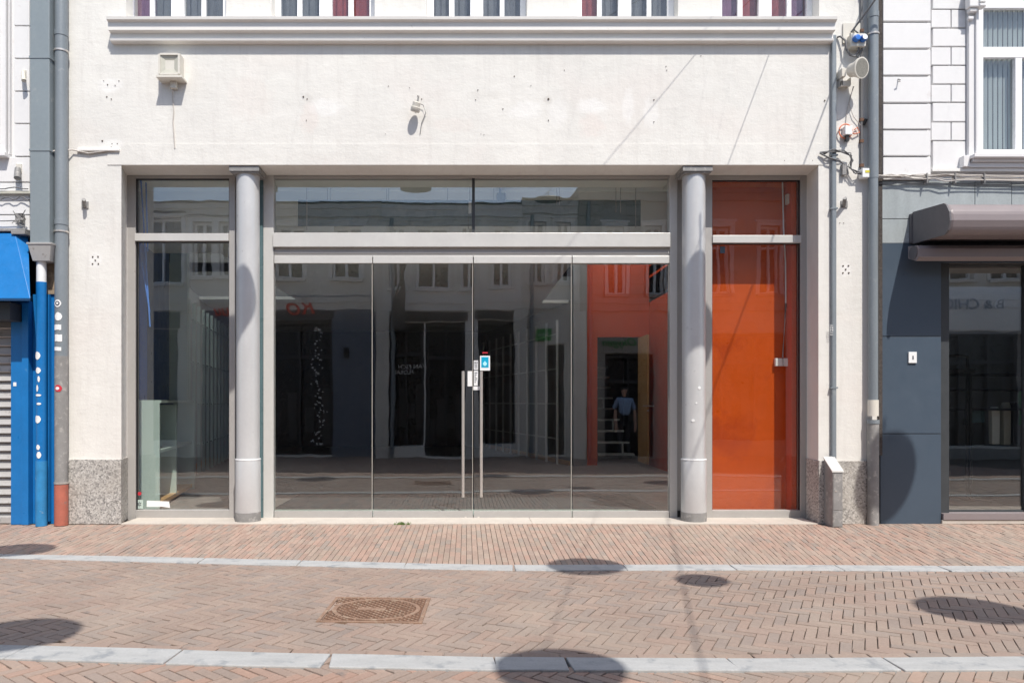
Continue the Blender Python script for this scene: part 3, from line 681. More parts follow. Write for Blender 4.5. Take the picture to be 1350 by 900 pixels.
# ---- holes, plugs and scars in the wall
bm = bmesh.new()
for x, y, r in ((400, 128, 2.0), (405, 131, 1.4), (404, 159, 1.1), (551, 127, 1.4), (556, 131, 1.2), (627, 132, 1.1), (663, 144, 1.3), (723, 131, 2.2), (723, 159, 1.3), (862, 132, 1.5), (862, 161, 1.3), (878, 88, 1.0), (924, 74, 1.0),
                (879, 93, 1), (1087, 133, 1.9), (1034, 212, 1), (1071, 212, 1), (141, 128, 1.4), (147, 131, 1.3), (152, 113, 1.2), (157, 107, 1), (137, 107, 1), (142, 112, 1.2), (135, 186, 1.8), (148, 190, 1.3), (155, 190, 1.4), (147, 194, 1),
                (178, 358, .9), (1107, 294, .9), (1112, 294, .9), (161, 300, .8), (540, 116, .8), (512, 114, .9), (678, 101, 1.3), (630, 119, 1.2), (638, 178, .9), (634, 177, .8), (700, 113, .8), (508, 177, .8), (744, 93, .9)):
    q = r * .0046
    b2 = lathe([(0, 0), (q * random.uniform(.8, 1.2), 0), (q, .004)], fx(x), -.003, fz(y), 9, Vector((0, -1, 0)))
    me = bpy.data.meshes.new('t'); b2.to_mesh(me); b2.free(); bm.from_mesh(me); bpy.data.meshes.remove(me)
ob('drill_hole', bm, 'holes', main, kind='stuff')
for x, y in ((126, 343), (1115, 355)):
    bm = bmesh.new()
    for dx, dy in ((-3.6, -4.6), (3.4, -4.8), (-3.8, 4.6), (3.8, 4.6), (-.2, 0)):
        s = .007 if dx else .012; box(bm, fx(x + dx) - s, fx(x + dx) + s, -.007, -.001, fz(y + dy) - s, fz(y + dy) + s * .8)
    ob('anchor_plug', bm, 'holes', main)

# ================================================================ INTERIOR (parts of the building)
ZC = 3.95
ob('shop_floor', B((-6.6, 4.2, Y + .12, 18.5, -.04, .004)), 'floor', main)
mtm = ob('entrance_mat', B((-2.4, 2.36, 1.06, 2.6, .004, .016)), 'mat', None, bevel=.003)
tag(mtm, 'charcoal entrance mat on the shop floor behind the glass doors', 'mat')
ob('sunlit_floor_strip', B((-3.8, 3.8, Y + .14, 1.03, .004, .012)), 'shelf', main)  # paler strip laid in to stand for sunlit floor inside the glass
ob('front_ceiling', B((-4.6, 4.2, Y + .1, 1.1, ZC, ZC + .06)), 'ceiling', main)
ob('rear_ceiling', B(*plate(-6.6, 4.2, 1.16, 18.5, 3.44, 3.5, ADDED_RL)), 'ceiling', main)
ob('bulkhead', B((-4.6, -2.1, 1.1, 1.16, 3.44, ZC), (2.17, 4.2, 1.1, 1.16, 3.44, ZC), (-2.1, 2.17, 1.1, 1.16, 3.85, ZC), (-2.1, 2.17, 1.1, 1.16, 3.44, 3.52)), 'ceiling', main)
ob('slate_panel', B((-2.1, 2.17, 1.12, 1.14, 3.52, 3.85)), 'teal', main)
rods = thing('suspension_rods', 'thin metal rods hanging from the shop ceiling behind the transom glass', 'ceiling rods', (0, .95, 3.5))
for px_, a, b in ((404.5, 239, 304), (432, 246, 264), (435.5, 246, 264), (510, 244, 264), (512.5, 244, 264), (590, 246, 264), (651, 245, 264), (734, 238, 270), (737.5, 238, 270), (812, 240, 280), (818, 240, 280), (838, 248, 300)):
    ob('rod', T([(fx(px_, .95), .95, fz(b, .95)), (fx(px_, .95), .95, ZC)], .005, 6), 'alu', rods)
sp = thing('ceiling_spotlight', 'white tubular spotlight hanging below the shop ceiling in the middle transom', 'spotlight', (fx(619.5, .9), .9, 3.6))
ob('lamp_tube', T([(fx(619.5, .9), .9, fz(281, .9)), (fx(619.5, .9), .9, fz(266, .9))], .018, 12), 'white', sp, smooth=True)
ob('rod', T([(fx(619.5, .9), .9, fz(266, .9)), (fx(619.5, .9), .9, ZC)], .004, 6), 'darkmetal', sp)
ob('cable', T([(fx(617.5, .9), .9, fz(281, .9)), (fx(617.5, .9), .9, fz(302, .9))], .003, 6), 'black', sp)
sp2 = thing('ceiling_projector', 'dark boxy projector on a stem below the shop ceiling right of the middle', 'projector', (fx(660, .95), .95, 3.8))
ob('body', B(P(655, 254, 667, 263.5, .9, 1.04)), 'darkmetal', sp2, bevel=.01)
ob('stem', B(P(658, 248, 661, 254, .95, .97)), 'darkmetal', sp2)
# left inner wall: slanting away
def slab(pts, z0, z1, t=.06):
    bm = bmesh.new()
    for (xa, ya), (xb, yb) in zip(pts, pts[1:]):
        d = Vector((xb - xa, yb - ya)); n_ = Vector((-d.y, d.x)).normalized() * t
        prism(bm, [(xa, ya), (xb, yb), (xb + n_.x, yb + n_.y), (xa + n_.x, ya + n_.y)], 'z', z0, z1)
    return bm
ob('blue_inner_wall', slab([(-4.14, Y + .1), (-4.35, 2.0)], 0, ZC), 'blue_boosted', main)
ob('navy_inner_wall', slab([(-4.35, 2.002), (-4.62, 3.45)], 0, ZC), 'blue_wall', main)
ob('grey_inner_wall', slab([(-4.62, 3.45), (-5.35, 6.5), (-5.95, 10), (-5.95, 18.4)], 0, 3.5), 'inner_grey', main)
ob('skirting_board', slab([(-4.60, 3.45), (-5.32, 6.5), (-5.92, 10)], 0, .12, .02), 'wood', main)
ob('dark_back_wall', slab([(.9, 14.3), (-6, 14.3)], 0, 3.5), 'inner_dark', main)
pp = 3.5; ob('pale_partition', B((fx(224, pp), fx(247, pp), pp, pp + .08, 0, ZC if False else 3.95)), 'shelf', main)
ob('orange_partition', B((2.62, 3.77, .62, .70, 0, ZC)), 'orange_front', main)
ob('orange_side_wall', B((3.86, 3.92, .705, 7.7, 0, ZC), (3.77, 3.83, Y + .1, .70, 0, ZC)), 'orange', main)
yo = 7.7
ob('orange_back_wall', B((fx(773, yo), fx(787.5, yo), yo, yo + .15, 0, 4.85), (fx(787.5, yo), 3.86, yo, yo + .15, fz(444, yo), 4.85)), 'orange', main)
ob('grey_pier', B((fx(755, 7.6), fx(773, 7.6), 7.5, 7.69, 0, 4.85)), 'inner_mid', main)
ob('slanting_inner_wall', slab([(2.2, 7.62), (.60, 14.3)], 0, 3.5, -.06), 'inner_mid', main)
ob('skirting_board', slab([(2.18, 7.62), (.58, 14.3)], 0, .1, .02), 'wood', main)
# open door leaf edge-on with lever handle
dl = ob('inner_door', B((fx(852.6, 6.9), fx(855, 6.9), 6.85, 7.68, fz(613, 6.9) + .02, fz(441, 6.9))), 'wood', main)
ob('lever_handle', tube(T([(fx(847, 6.85), 6.8, fz(535, 6.85)), (fx(861, 6.85), 6.8, fz(535, 6.85))], .013), [(fx(854, 6.85), 6.8, fz(541, 6.85)), (fx(854, 6.85), 6.85, fz(541, 6.85))], .02), 'steel', dl)
ob('stair_room_wall', B((2.4, 4.0, 11, 11.1, 0, 3.4), (2.38, 2.44, 7.86, 11, 0, 3.4)), 'inner_dark', main)
st = thing('staircase', 'open metal staircase seen through the orange doorway at the back of the shop', 'stairs', (3.2, 9, 0))
for k in range(9):
    yy = 8.4 + k * .22
    ob('tread', B((fx(790, 8.3), fx(838 - k * 4 if k < 5 else 822, 8.3), yy, yy + .24, .16 + k * .25, .20 + k * .25)), 'inner_grey', st)
    if k % 2: ob('riser_post', B((fx(828 - k * 4, 8.3), fx(830 - k * 4, 8.3), yy, yy + .03, .2 + k * .25 - .25, .16 + k * .25)), 'inner_grey', st)
ob('stringer', slab([(fx(789, 8.3), 8.4), (fx(789, 8.3), 10.4)], 0, 2.3, .03), 'darkmetal', st)
# racks along the left and right walls
def rack(name, label, p0, p1, n, h, m):
    t_ = thing(name, label, 'shelving rack', ((p0[0] + p1[0]) / 2, (p0[1] + p1[1]) / 2, 0))
    for i in range(n):
        f = i / (n - 1); x, y = p0[0] + (p1[0] - p0[0]) * f, p0[1] + (p1[1] - p0[1]) * f
        ob('post', B((x - .025, x + .025, y - .025, y + .025, 0, h), ), m, t_)
    for k in range(4):
        z = .55 + k * .75
        if z < h: ob('rail', tube(bmesh.new(), [(p0[0], p0[1], z), (p1[0], p1[1], z)], .016, 6), m, t_)
    return t_
rack('display_rack', 'row of pale upright posts and rails along the left inner wall', (-4.72, 4.3), (-5.62, 9.6), 12, 3.1, 'shelf')
rack('display_rack', 'row of pale upright posts and rails along the slanting right inner wall', (1.95, 8.0), (.50, 14.0), 10, 3.1, 'inner_grey')
# low bookcase at the left window
bk = thing('low_bookcase', 'low pale green bookcase with open shelves standing inside the left shop window', 'bookcase', (-4.1, 2.2, 0))
def SB(u0, u1, v0, v1, z0, z1):           # u along the slanting wall, v out from it
    bm = bmesh.new(); a = Vector((-.168, .986)); n_ = Vector((.986, .168)); o = Vector((-4.085, 1.06))
    prism(bm, [tuple(o + a * u_ + n_ * v_) for u_, v_ in ((u0, v0), (u1, v0), (u1, v1), (u0, v1))], 'z', z0, z1); return bm
H = 1.325; L_ = 2.2
ob('side_panel', SB(0, .03, 0, .27, .01, H), 'shelf', bk); ob('side_panel', SB(L_ - .04, L_, 0, .30, .01, H), 'shelf', bk)
ob('divider', SB(1.0, 1.04, .0, .27, .05, H - .03), 'shelf', bk)
ob('top_board', SB(0, L_, -.01, .29, H, H + .035), 'shelf', bk)
ob('shelf_board', SB(.03, L_ - .04, 0, .26, .70, .735), 'shelf', bk); ob('shelf_board', SB(.03, L_ - .04, 0, .27, .04, .09), 'wood', bk)
ob('back_panel', SB(.03, L_ - .04, -.01, 0.0, .05, H), 'blue_wall', bk)
# slim blue rods drawn for reflected light streaks in the left window
bt = thing('blue_light_streaks', 'slanting bright blue rods standing in for light streaks behind the left window', 'light streaks', (-4.1, .8, 1))
for a, b in ((( 184.5, 232), (195, 430)), ((191.5, 240), (192, 330)), ((186, 345), (194.5, 410))):
    ob('tube', T([(fx(a[0], .6), .62, fz(a[1], .6)), (fx(b[0], .6), .66, fz(b[1], .6))], .009, 8), 'bgblue', bt)
# conduit with sockets on the orange wall
cd = thing('wall_conduit', 'white conduit running down the orange wall to two grey switch boxes', 'conduit', (fx(1034, .59), .60, 1))
ob('pipe', T([(fx(1031.5, .60), .60, ZC), (fx(1033, .60), .60, fz(300, .60)), (fx(1035.5, .60), .60, fz(345, .60)), (fx(1036, .60), .60, fz(400, .60)), (fx(1032, .60), .60, fz(471, .60))], .0085, 8), 'white', cd, smooth=True)
for a in (1022.5, 1033): ob('switch_box', B(P(a, 472, a + 9.6, 482.5, .565, .617)), 'white', cd, bevel=.006)
sb2 = thing('small_socket', 'small white socket low on the orange wall in the right window', 'socket', (fx(1044, .60), .60, .3))
ob('socket_plate', B(P(1040, 638, 1047.5, 650, .59, .617)), 'white', sb2, bevel=.004)
sb3 = thing('wall_thermostat', 'small white box high on the orange side wall in the right window', 'switch box', (3.76, .55, 3.5))
ob('box_body', B((3.74, 3.77, .52, .58, fz(271, .6), fz(258, .6))), 'cream', sb3, bevel=.004)

# ================================================================ WALL FIXTURES
# flood lamp box
fl = thing('flood_light', 'square cream floodlight box with hanging cable left above the shopfront', 'floodlight', (fx(230), 0, fz(95)))
ob('housing', B((fx(216), fx(243), -.12, 0, fz(107), fz(77)),), 'cream', fl, bevel=.01)
ob('hood', B((fx(213), fx(246.5), -.155, -.0, fz(110), fz(107))), 'cream', fl, bevel=.003)
ob('rim', B((fx(215.5), fx(218), -.145, -.12, fz(105), fz(79)), (fx(241), fx(243.5), -.145, -.12, fz(105), fz(79)), (fx(218), fx(241), -.145, -.12, fz(80.5), fz(78)), (fx(218), fx(241), -.145, -.12, fz(106), fz(104))), 'cream', fl)
bm = bmesh.new(); c4 = [(fx(218), fz(104)), (fx(241), fz(104)), (fx(241), fz(80.5)), (fx(218), fz(80.5))]; ce = bm.verts.new((fx(229.5), -.105, fz(92)))
vv = [bm.verts.new((a, -.135, b)) for a, b in c4]
for i in range(4): bm.faces.new((vv[i], vv[(i + 1) % 4], ce))
ob('lens', bm, 'beige', fl)
ob('gland', B((fx(227), fx(235), -.06, -.01, fz(119), fz(110))), 'cream', fl, bevel=.004)
ob('cable', T([(fx(229.5), -.03, fz(119)), (fx(228), -.012, fz(128)), (fx(229.5), -.01, fz(148)), (fx(228.5), -.01, fz(160)), (fx(231), -.01, fz(196))], .006, 6), 'cable_light', fl)
# small lamp
sl = thing('small_wall_lamp', 'small white cylindrical lamp hanging from a loose wire in the middle of the facade', 'lamp', (fx(549), 0, fz(145)))
ob('lamp_body', lathe([(0, 0), (.045, .0), (.052, .01), (.052, .05), (.043, .055), (.043, .10), (.02, .11)], fx(547.5), -.085, fz(150) - .015, 18, Vector((.25, -.25, 1))), 'cream', sl, smooth=True)
ob('bracket', T([(fx(552), 0, fz(127)), (fx(552), -.04, fz(130)), (fx(550), -.05, fz(139))], .008, 6), 'iron', sl)
ob('wire', T([(fx(551), -.03, fz(138)), (fx(558), -.03, fz(140)), (fx(561.5), -.02, fz(150)), (fx(556), -.02, fz(163)), (fx(554), -.01, fz(177))], .004, 6), 'cable', sl)
def bracket(x, y, label, tip):
    t_ = thing('pipe_bracket', label, 'bracket', (fx(x), 0, fz(y)))
    ob('wall_plate', B((fx(x - 4), fx(x + 5), -.012, 0, fz(y + 5), fz(y - 4))), 'iron', t_, bevel=.002)
    ob('stub', T([(fx(x), -.01, fz(y + 2)), (fx(x + tip[0], -.1), -.1, fz(y + tip[1], -.1))], .021, 12), 'iron', t_, smooth=True)
bracket(112, 270, 'short grey metal stub bracket on the white wall left of the shopfront', (-1.5, -7))
bracket(1112, 269, 'short grey metal stub bracket on the pier right of the shopfront', (2, -8))
# horn speaker
hs = thing('horn_speaker', 'round cream horn loudspeaker on the upper right pier pointing down the street', 'loudspeaker', (fx(1120), 0, fz(103)))
ax = Vector((.42, -.88, -.16))
ob('horn', lathe([(.03, -.02), (.055, .0), (.07, .02), (.075, .06), (.090, .10), (.106, .13), (.110, .150), (.098, .152)], fx(1114), -.10, fz(99), 28, ax), 'cream', hs, smooth=True)
ob('grille', lathe([(0, 0), (.095, 0), (.095, .004)], fx(1114) + ax.normalized().x * .149, -.10 + ax.normalized().y * .149, fz(99) + ax.normalized().z * .149, 28, ax), 'grille', hs)
ob('mounting_bracket', B((fx(1104), fx(1116), -.09, -.06, fz(118), fz(111)), (fx(1104), fx(1106), -.09, 0, fz(117), fz(107)), (fx(1115), fx(1116.5), -.09, 0, fz(117), fz(107)), (fx(1103), fx(1108), -.12, 0, fz(107), fz(96))), 'cream', hs, bevel=.003)
ob('cable', T([(fx(1121), -.08, fz(118)), (fx(1119), -.02, fz(130)), (fx(1116), -.01, fz(148)), (fx(1114), -.01, fz(168))], .004, 6), 'cable_light', hs)
ob('cable', T([(fx(1120), -.08, fz(118)), (fx(1118), -.02, fz(138)), (fx(1124), -.02, fz(155)), (fx(1133), -.02, fz(166)), (fx(1138), -.02, fz(163))], .004, 6), 'cable_light', hs)
# blue sockets
bs = thing('outdoor_socket_box', 'grey outdoor box with two blue power sockets and looping cable on the right pier', 'socket box', (fx(1125), 0, fz(58)))
ob('back_plate', B((fx(1110.5), fx(1134), -.02, 0, fz(58), fz(32))), 'cream', bs)
ob('housing', B((fx(1116), fx(1135.5), -.10, -.0, fz(67), fz(50))), 'cream', bs, bevel=.008)
for a in (1121.5, 1130.5):
    ob('blue_socket', lathe([(.0, 0), (.036, 0), (.038, .02), (.03, .05), (.022, .052)], fx(a), -.10, fz(58), 20, Vector((.1, -1, .1))), 'bluesocket', bs, smooth=True)
ob('socket_rim', lathe([(.018, 0), (.028, 0), (.028, .004), (.018, .004)], fx(1130.8), -.153, fz(57.5), 20, Vector((.1, -1, .1))), 'white', bs)
ob('cable', T([(fx(1103), -.01, fz(50)), (fx(1106), -.03, fz(50)), (fx(1111), -.06, fz(57)), (fx(1112), -.06, fz(68)), (fx(1117), -.06, fz(76)), (fx(1123), -.06, fz(78)), (fx(1127), -.06, fz(73)), (fx(1128), -.07, fz(67))], .011, 8), 'cable', bs, smooth=True)
ob('cable', T([(fx(1124), -.03, fz(41)), (fx(1128), -.05, fz(47)), (fx(1136), -.06, fz(54)), (fx(1136.5), -.06, fz(62)), (fx(1131), -.06, fz(70)), (fx(1129), -.06, fz(80)), (fx(1124), -.05, fz(77))], .008, 8), 'cable', bs, smooth=True)
# junction box with orange coil
jb = thing('junction_box', 'white junction box in front of a faded orange cable coil on the right pier', 'junction box', (fx(1114), 0, fz(175)))
ob('box_body', B((fx(1110), fx(1119.5), -.075, -.0, fz(180.5), fz(169))), 'white', jb, bevel=.006)
bm = bmesh.new(); tube(bm, [(fx(1113) + .072 * math.cos(t), -.03, fz(174.5) + .078 * math.sin(t)) for t in [k * math.pi / 12 for k in range(24)]], .007, 6)
tube(bm, [(fx(1119.5), -.02, fz(176)), (fx(1125), -.03, fz(178)), (fx(1132), -.02, fz(176)), (fx(1129), -.02, fz(169)), (fx(1125), -.02, fz(172))], .007, 6)
ob('orange_coil', bm, 'orange_plastic', jb, smooth=True)
ob('gland', B((fx(1112), fx(1116), -.06, -.02, fz(188), fz(181))), 'black', jb)
# cable junction at 1137,232
cj = thing('cable_box', 'small white cable box with yellow label where cables cross the right downpipe', 'cable box', (fx(1137), 0, fz(232)))
ob('box_body', B((fx(1131.5), fx(1143), -.09, -.0, fz(237), fz(225))), 'white', cj, bevel=.005)
ob('yellow_label', B((fx(1135), fx(1141), -.093, -.09, fz(231), fz(228))), 'yellow', cj)
bm = bmesh.new()
for s in range(5):
    rr = random.Random(s); p = [(fx(1079 + s), -.03, fz(202 + s))]
    for q in ((1093, 201), (1108, 202), (1117, 206), (1120, 214), (1117, 222), (1124, 228), (1132, 231)):
        p.append((fx(q[0] + rr.uniform(-2.5, 2.5)), -.035 - rr.uniform(0, .04), fz(q[1] + rr.uniform(-2, 3))))
    tube(bm, p, .0055, 6)
tube(bm, [(fx(1079), -.03, fz(203)), (fx(1090), -.05, fz(210)), (fx(1104), -.05, fz(214)), (fx(1113), -.04, fz(221)), (fx(1116), -.04, fz(231))], .009, 6)
ob('tangled_cable', bm, 'cable', cj, smooth=True)
ob('clamp', B((fx(1108), fx(1113), -.05, 0, fz(232), fz(218)),), 'iron', cj)
bn = thing('cable_bundle', 'bundle of pale cables running along the right neighbour above its awning', 'cables', (fx(1240), 0, fz(240)))
bm = bmesh.new()
for s in range(6):
    rr = random.Random(20 + s); p = []
    for q in range(1143, 1420, 14):
        t = (q - 1143) / 277
        y = 234 + 4 * t + 6 * min(1, t * 2.2) * (s - 2.5) / 6 * 1.6 + (rr.uniform(-1.6, 1.6) if q < 1260 else rr.uniform(-.25, .25)) + 2.0 * math.sin(t * 7 + s)* (q < 1260)
        p.append((fx(q), -.05 - .012 * (s % 3), fz(y)))
    tube(bm, p, .007 if s % 2 else .0045, 6)
ob('cables', bm, 'cable_light', bn, smooth=True)
bm = bmesh.new(); tube(bm, [(fx(q), -.03, fz(243.2 + 1.2 * math.sin(q * .03))) for q in range(1143, 1420, 16)], .005, 6); ob('black_cable', bm, 'cable', bn, smooth=True)
each('cable_tie', [(fx(a), fx(a + 1.2), -.085, -.02, fz(244), fz(231)) for a in (1216, 1253, 1291)], 'iron', bn)
# conduits on pier
pc = thing('grey_conduit', 'dark grey vertical conduit down the right pier into a metal cable housing', 'conduit', (fx(1097.5), 0, fz(608)))
ob('pipe', B((fx(1094.5), fx(1100.5), -.045, 0, fz(608), fz(48))), 'zinc', pc, bevel=.01)
each('fixing_band', [(fx(1093), fx(1102), -.05, -.001, fz(a + 2), fz(a)) for a in (205, 275, 510)], 'zinc', pc)
text('stencil_number', '11221', .05, (fx(1096) - .004, -.046, fz(443)), (R(90), R(-90), 0), 'white', pc, .001, align='LEFT')
pc2 = thing('thin_conduit', 'thin rusty conduit between horn loudspeaker and right downpipe', 'conduit', (fx(1134.5), 0, fz(232)))
ob('pipe', T([(fx(1134.5), -.018, fz(232)), (fx(1134.5), -.018, 7.5)], .013, 8), 'cable', pc2, smooth=True)
each('fixing_band', [(fx(1132.5), fx(1136.8), -.034, -.001, fz(a + 4), fz(a)) for a in (-6, 40, 78, 157, 185, 217)], 'rust_dark', pc2)
ob('lamp_stub', T([(fx(1137), -.02, fz(166)), (fx(1139), -.05, fz(159))], .018, 8), 'black', pc2)
# utility box
ub = thing('cable_housing', 'weathered grey metal cable housing with sloping lid at the foot of the right pier', 'cable housing', (fx(1100), -.2, 0))
x0, x1 = fx(1091), fx(1110); yb, yf = -.035, -.24
x0, x1 = fx(1098, yf), fx(1111, yf)
bm = bmesh.new()
prism(bm, [(yf, 0), (yb, 0), (yb, fz(604, yb)), (yf, fz(622, yf))], 'x', x0, x1)
ob('body', bm, 'iron', ub, bevel=.004)
ob('lid', prism(bmesh.new(), [(yf - .008, fz(622, yf) - .004), (yb - .001, fz(603, yb)), (yb - .001, fz(603, yb) + .014), (yf - .008, fz(622, yf) + .01)], 'x', x0 - .01, x1 + .01), 'alu_light', ub)
ob('front_plate', B((x0 + .008, x1 - .006, yf - .004, yf, fz(672, yf), fz(624, yf)), (x0 + .008, x1 - .006, yf - .003, yf, .01, fz(673.5, yf))), 'iron', ub, bevel=.002)
ob('bolt', lathe([(0, 0), (.009, 0), (.009, .004)], x0 + .03, yf - .004, fz(647, yf), 10, Vector((0, -1, 0))), 'steel', ub)

# ---- downpipes
def pipe(name, label, cxp, r, z0, z1, m, joints, yc=-.02, clamps=()):
    cx = fx(cxp, yc - r); t_ = thing(name, label, 'downpipe', (cx, yc, z0))
    ob('pipe', T([(cx, yc, z0), (cx, yc, z1)], r, 24), m, t_, smooth=True)
    for j in joints: ob('joint_collar', lathe([(r, -.03), (r + .005, -.028), (r + .005, .028), (r, .03)], cx, yc, fz(j), 24), m, t_, smooth=True)
    for j in clamps: ob('clamp', lathe([(r, -.009), (r + .008, -.009), (r + .008, .009), (r, .009)], cx, yc, fz(j), 24), 'steel', t_, smooth=True)
    return t_, cx, yc
t_, cx, yc = pipe('downpipe', 'round grey zinc downpipe with stickers and red painted foot left of the white facade', 76.5, .066, fz(637), 9.3, 'zinc', (50, 296), -.085, (73, 308, 635))
ob('red_foot', T([(cx, yc, 0), (cx, yc, fz(637))], .070, 24), 'redpipe', t_, smooth=True)
ob('lower_sleeve', T([(cx, yc, fz(634)), (cx, yc, fz(470))], .0675, 24), 'iron', t_, smooth=True)
rs = .0665
def cyl_sticker(parent, cx, yc, r, px, py, w_, h_, m, label=None, seed=0):
    bm = bmesh.new(); n = 6; a0 = math.asin(max(-.9, min(.9, (fx(px, yc - r) - cx) / r))); da = w_ / 120 / r
    rr = random.Random(seed); grid = []
    for i in range(n + 1):
        a = a0 + da * (i / n - .5); k = math.sqrt(max(0, 1 - (2 * i / n - 1) ** 2)) if seed < 50 else 1
        col = [(cx + (r + .002) * math.sin(a), yc - (r + .002) * math.cos(a), fz(py) + s * h_ / 240 * (k if k > .2 else .2) * rr.uniform(.9, 1.08)) for s in (-1, 1)]
        grid.append([bm.verts.new(p) for p in col])
    for A, Bq in zip(grid, grid[1:]): bm.faces.new((A[0], Bq[0], Bq[1], A[1]))
    ob('sticker', bm, m, parent, label=label)
for i, (py, h_, m, sq) in enumerate(((402, 10, 'white', 0), (419, 11, 'white', 0), (433, 7, 'white', 60), (447, 9, 'white', 61), (461, 5, 'white', 62), (512, 9, 'red', 0))):
    cyl_sticker(t_, cx, yc, .068 if py < 470 else .0695, 75.5 + (i % 2), py, 9.5, h_, m, seed=sq + i)
cyl_sticker(t_, cx, yc, .070, 75.5, 402, 6, 6, 'ink', seed=8)
cyl_sticker(t_, cx, yc, .071, 75.5, 402, 3, 3, 'white', seed=9)
cyl_sticker(t_, cx, yc, .0715, 75.5, 512, 5, 4, 'white', seed=10)
# square duct + hopper + blue pipe
t2 = thing('box_downpipe', 'wide rectangular grey downpipe ending in a hopper above a blue painted pipe', 'downpipe', (fx(52), -.1, 0))
yd = -.20
ob('duct', B((fx(39.5, yd), fx(65, yd), yd, -.02, fz(322, yd), 9.3)), 'zinc_duct', t2, bevel=.006)
ob('flashing', B((fx(65, yd) + .002, fx(68.5, yd), -.09, -.02, fz(420), 9.3)), 'cream', t2)
each('fixing_band', [(fx(38.5, yd), fx(66, yd), yd - .006, -.02, fz(77, yd), fz(74, yd)), (fx(38.5, yd), fx(66, yd), yd - .006, -.02, fz(199, yd), fz(196.5, yd))], 'zinc_duct', t2)
bm = bmesh.new(); za, zb = fz(322, yd), fz(344, yd)
v = [bm.verts.new(p) for p in ((fx(38, yd), yd - .03, za), (fx(69, yd), yd - .03, za), (fx(69, yd), -.01, za), (fx(38, yd), -.01, za), (fx(43, yd), yd, zb), (fx(65, yd), yd, zb), (fx(65, yd), -.03, zb), (fx(43, yd), -.03, zb))]
for f in ((0, 1, 2, 3), (7, 6, 5, 4), (0, 4, 5, 1), (1, 5, 6, 2), (2, 6, 7, 3), (3, 7, 4, 0)): bm.faces.new([v[i] for i in f])
bmesh.ops.recalc_face_normals(bm, faces=bm.faces); ob('hopper', bm, 'shutter', t2, bevel=.004)
ob('hopper_rim', B((fx(37, yd), fx(70, yd), yd - .036, -.01, za - .006, za + .014)), 'shutter', t2, bevel=.003)
yp = -.13; cx = fx(50.5, yp - .06)
ob('white_pipe', T([(cx, yp, fz(372, yp)), (cx, yp, zb)], .05, 20), 'white', t2, smooth=True)
ob('blue_pipe', T([(cx, yp, fz(606)), (cx, yp, fz(372, yp))], .053, 20), 'blue', t2, smooth=True)
ob('lower_blue_pipe', T([(cx, yp, 0), (cx, yp, fz(606))], .058, 20), 'blue_worn', t2, smooth=True)
for i, (py, w_, h_) in enumerate(((470, 8, 10), (489, 7, 8), (500, 3, 8), (512, 3, 9), (521, 8, 3), (532, 6, 3), (552, 9, 10), (588, 5, 7), (598, 6, 9))):
    cyl_sticker(t2, cx, yp, .055, 49 + (i % 3), py, w_, h_, 'white', seed=20 + i)
# right downpipe
t3, cx, yc = pipe('downpipe', 'round grey zinc downpipe between the white facade and the blue-grey shop', 1154.5, .052, fz(238), 9.3, 'zinc', (25, ), -.075, (50,))
ob('lower_pipe', T([(cx, yc, fz(548)), (cx, yc, fz(238))], .049, 24), 'zinc', t3, smooth=True)
ob('foot_pipe', T([(cx, yc, 0), (cx, yc, fz(556))], .058, 24), 'iron', t3, smooth=True)
ob('foot_collar', T([(cx, yc, fz(558)), (cx, yc, fz(553))], .063, 24), 'zinc', t3, smooth=True)
ob('worn_patch', T([(cx, yc, fz(548)), (cx, yc, fz(527))], .055, 24), 'cream', t3, smooth=True)

# ================================================================ RIGHT NEIGHBOUR
rb = thing('corner_shop_building', 'white rusticated building over a blue-grey clad shop on the right', 'building', (9, .2, 0))
X0 = fx(1158.5); X1 = 13.2; zb_ = fz(239)
sx0, sx1 = fx(1242), fx(1349)      # shop window
WX0 = fx(1283); ww = [fx(1283), 7.6]
ob('wall', B((X0, X1, .03, .35, zb_, fz(207)), (X0, WX0, .03, .35, fz(207), 8.2), (7.6, X1, .03, .35, fz(207), 8.2), (X0, X1, .03, .35, 8.2, TOP)), 'white_smooth', rb)
ob('dark_joint', B((X0 - .012, X0 + .03, -.02, .03, fz(600), 9.3)), 'mortar', rb)
# rustication blocks
blocks = []
gr_l = [31 - 35.3 * k for k in range(12, 0, -1)] + [31, 66.3, 101.6, 137.5, 172.3, 207.5]
for a, b in zip(gr_l, gr_l[1:] + [239]):
    blocks.append((1162.5, 1225, a + 1.2, b - 1.2, -.03))
gr_r = [13 - 24.6 * k for k in range(17, 0, -1)] + [13, 37.6, 62.2, 86.8, 111.5, 135.5, 161.2, 186, 223]
for i, (a, b) in enumerate(zip(gr_r, gr_r[1:])):
    half = (len(gr_r) - 1 - i) % 2 == 1 and b < 200
    xs = [(1227.5, 1253), (1254.2, 1273)] if ((len(gr_r) - 1 - i) % 2 == 0 and b < 200) else [(1229.5, 1273)]
    for p, q in xs: blocks.append((p, q, a + .7, b - .7, -.006))
for p, q, a, b, yq in blocks:
    ob('rustication_block', B((fx(p), fx(q), yq, .03, fz(b), fz(a))), 'white_smooth', rb, bevel=.006)
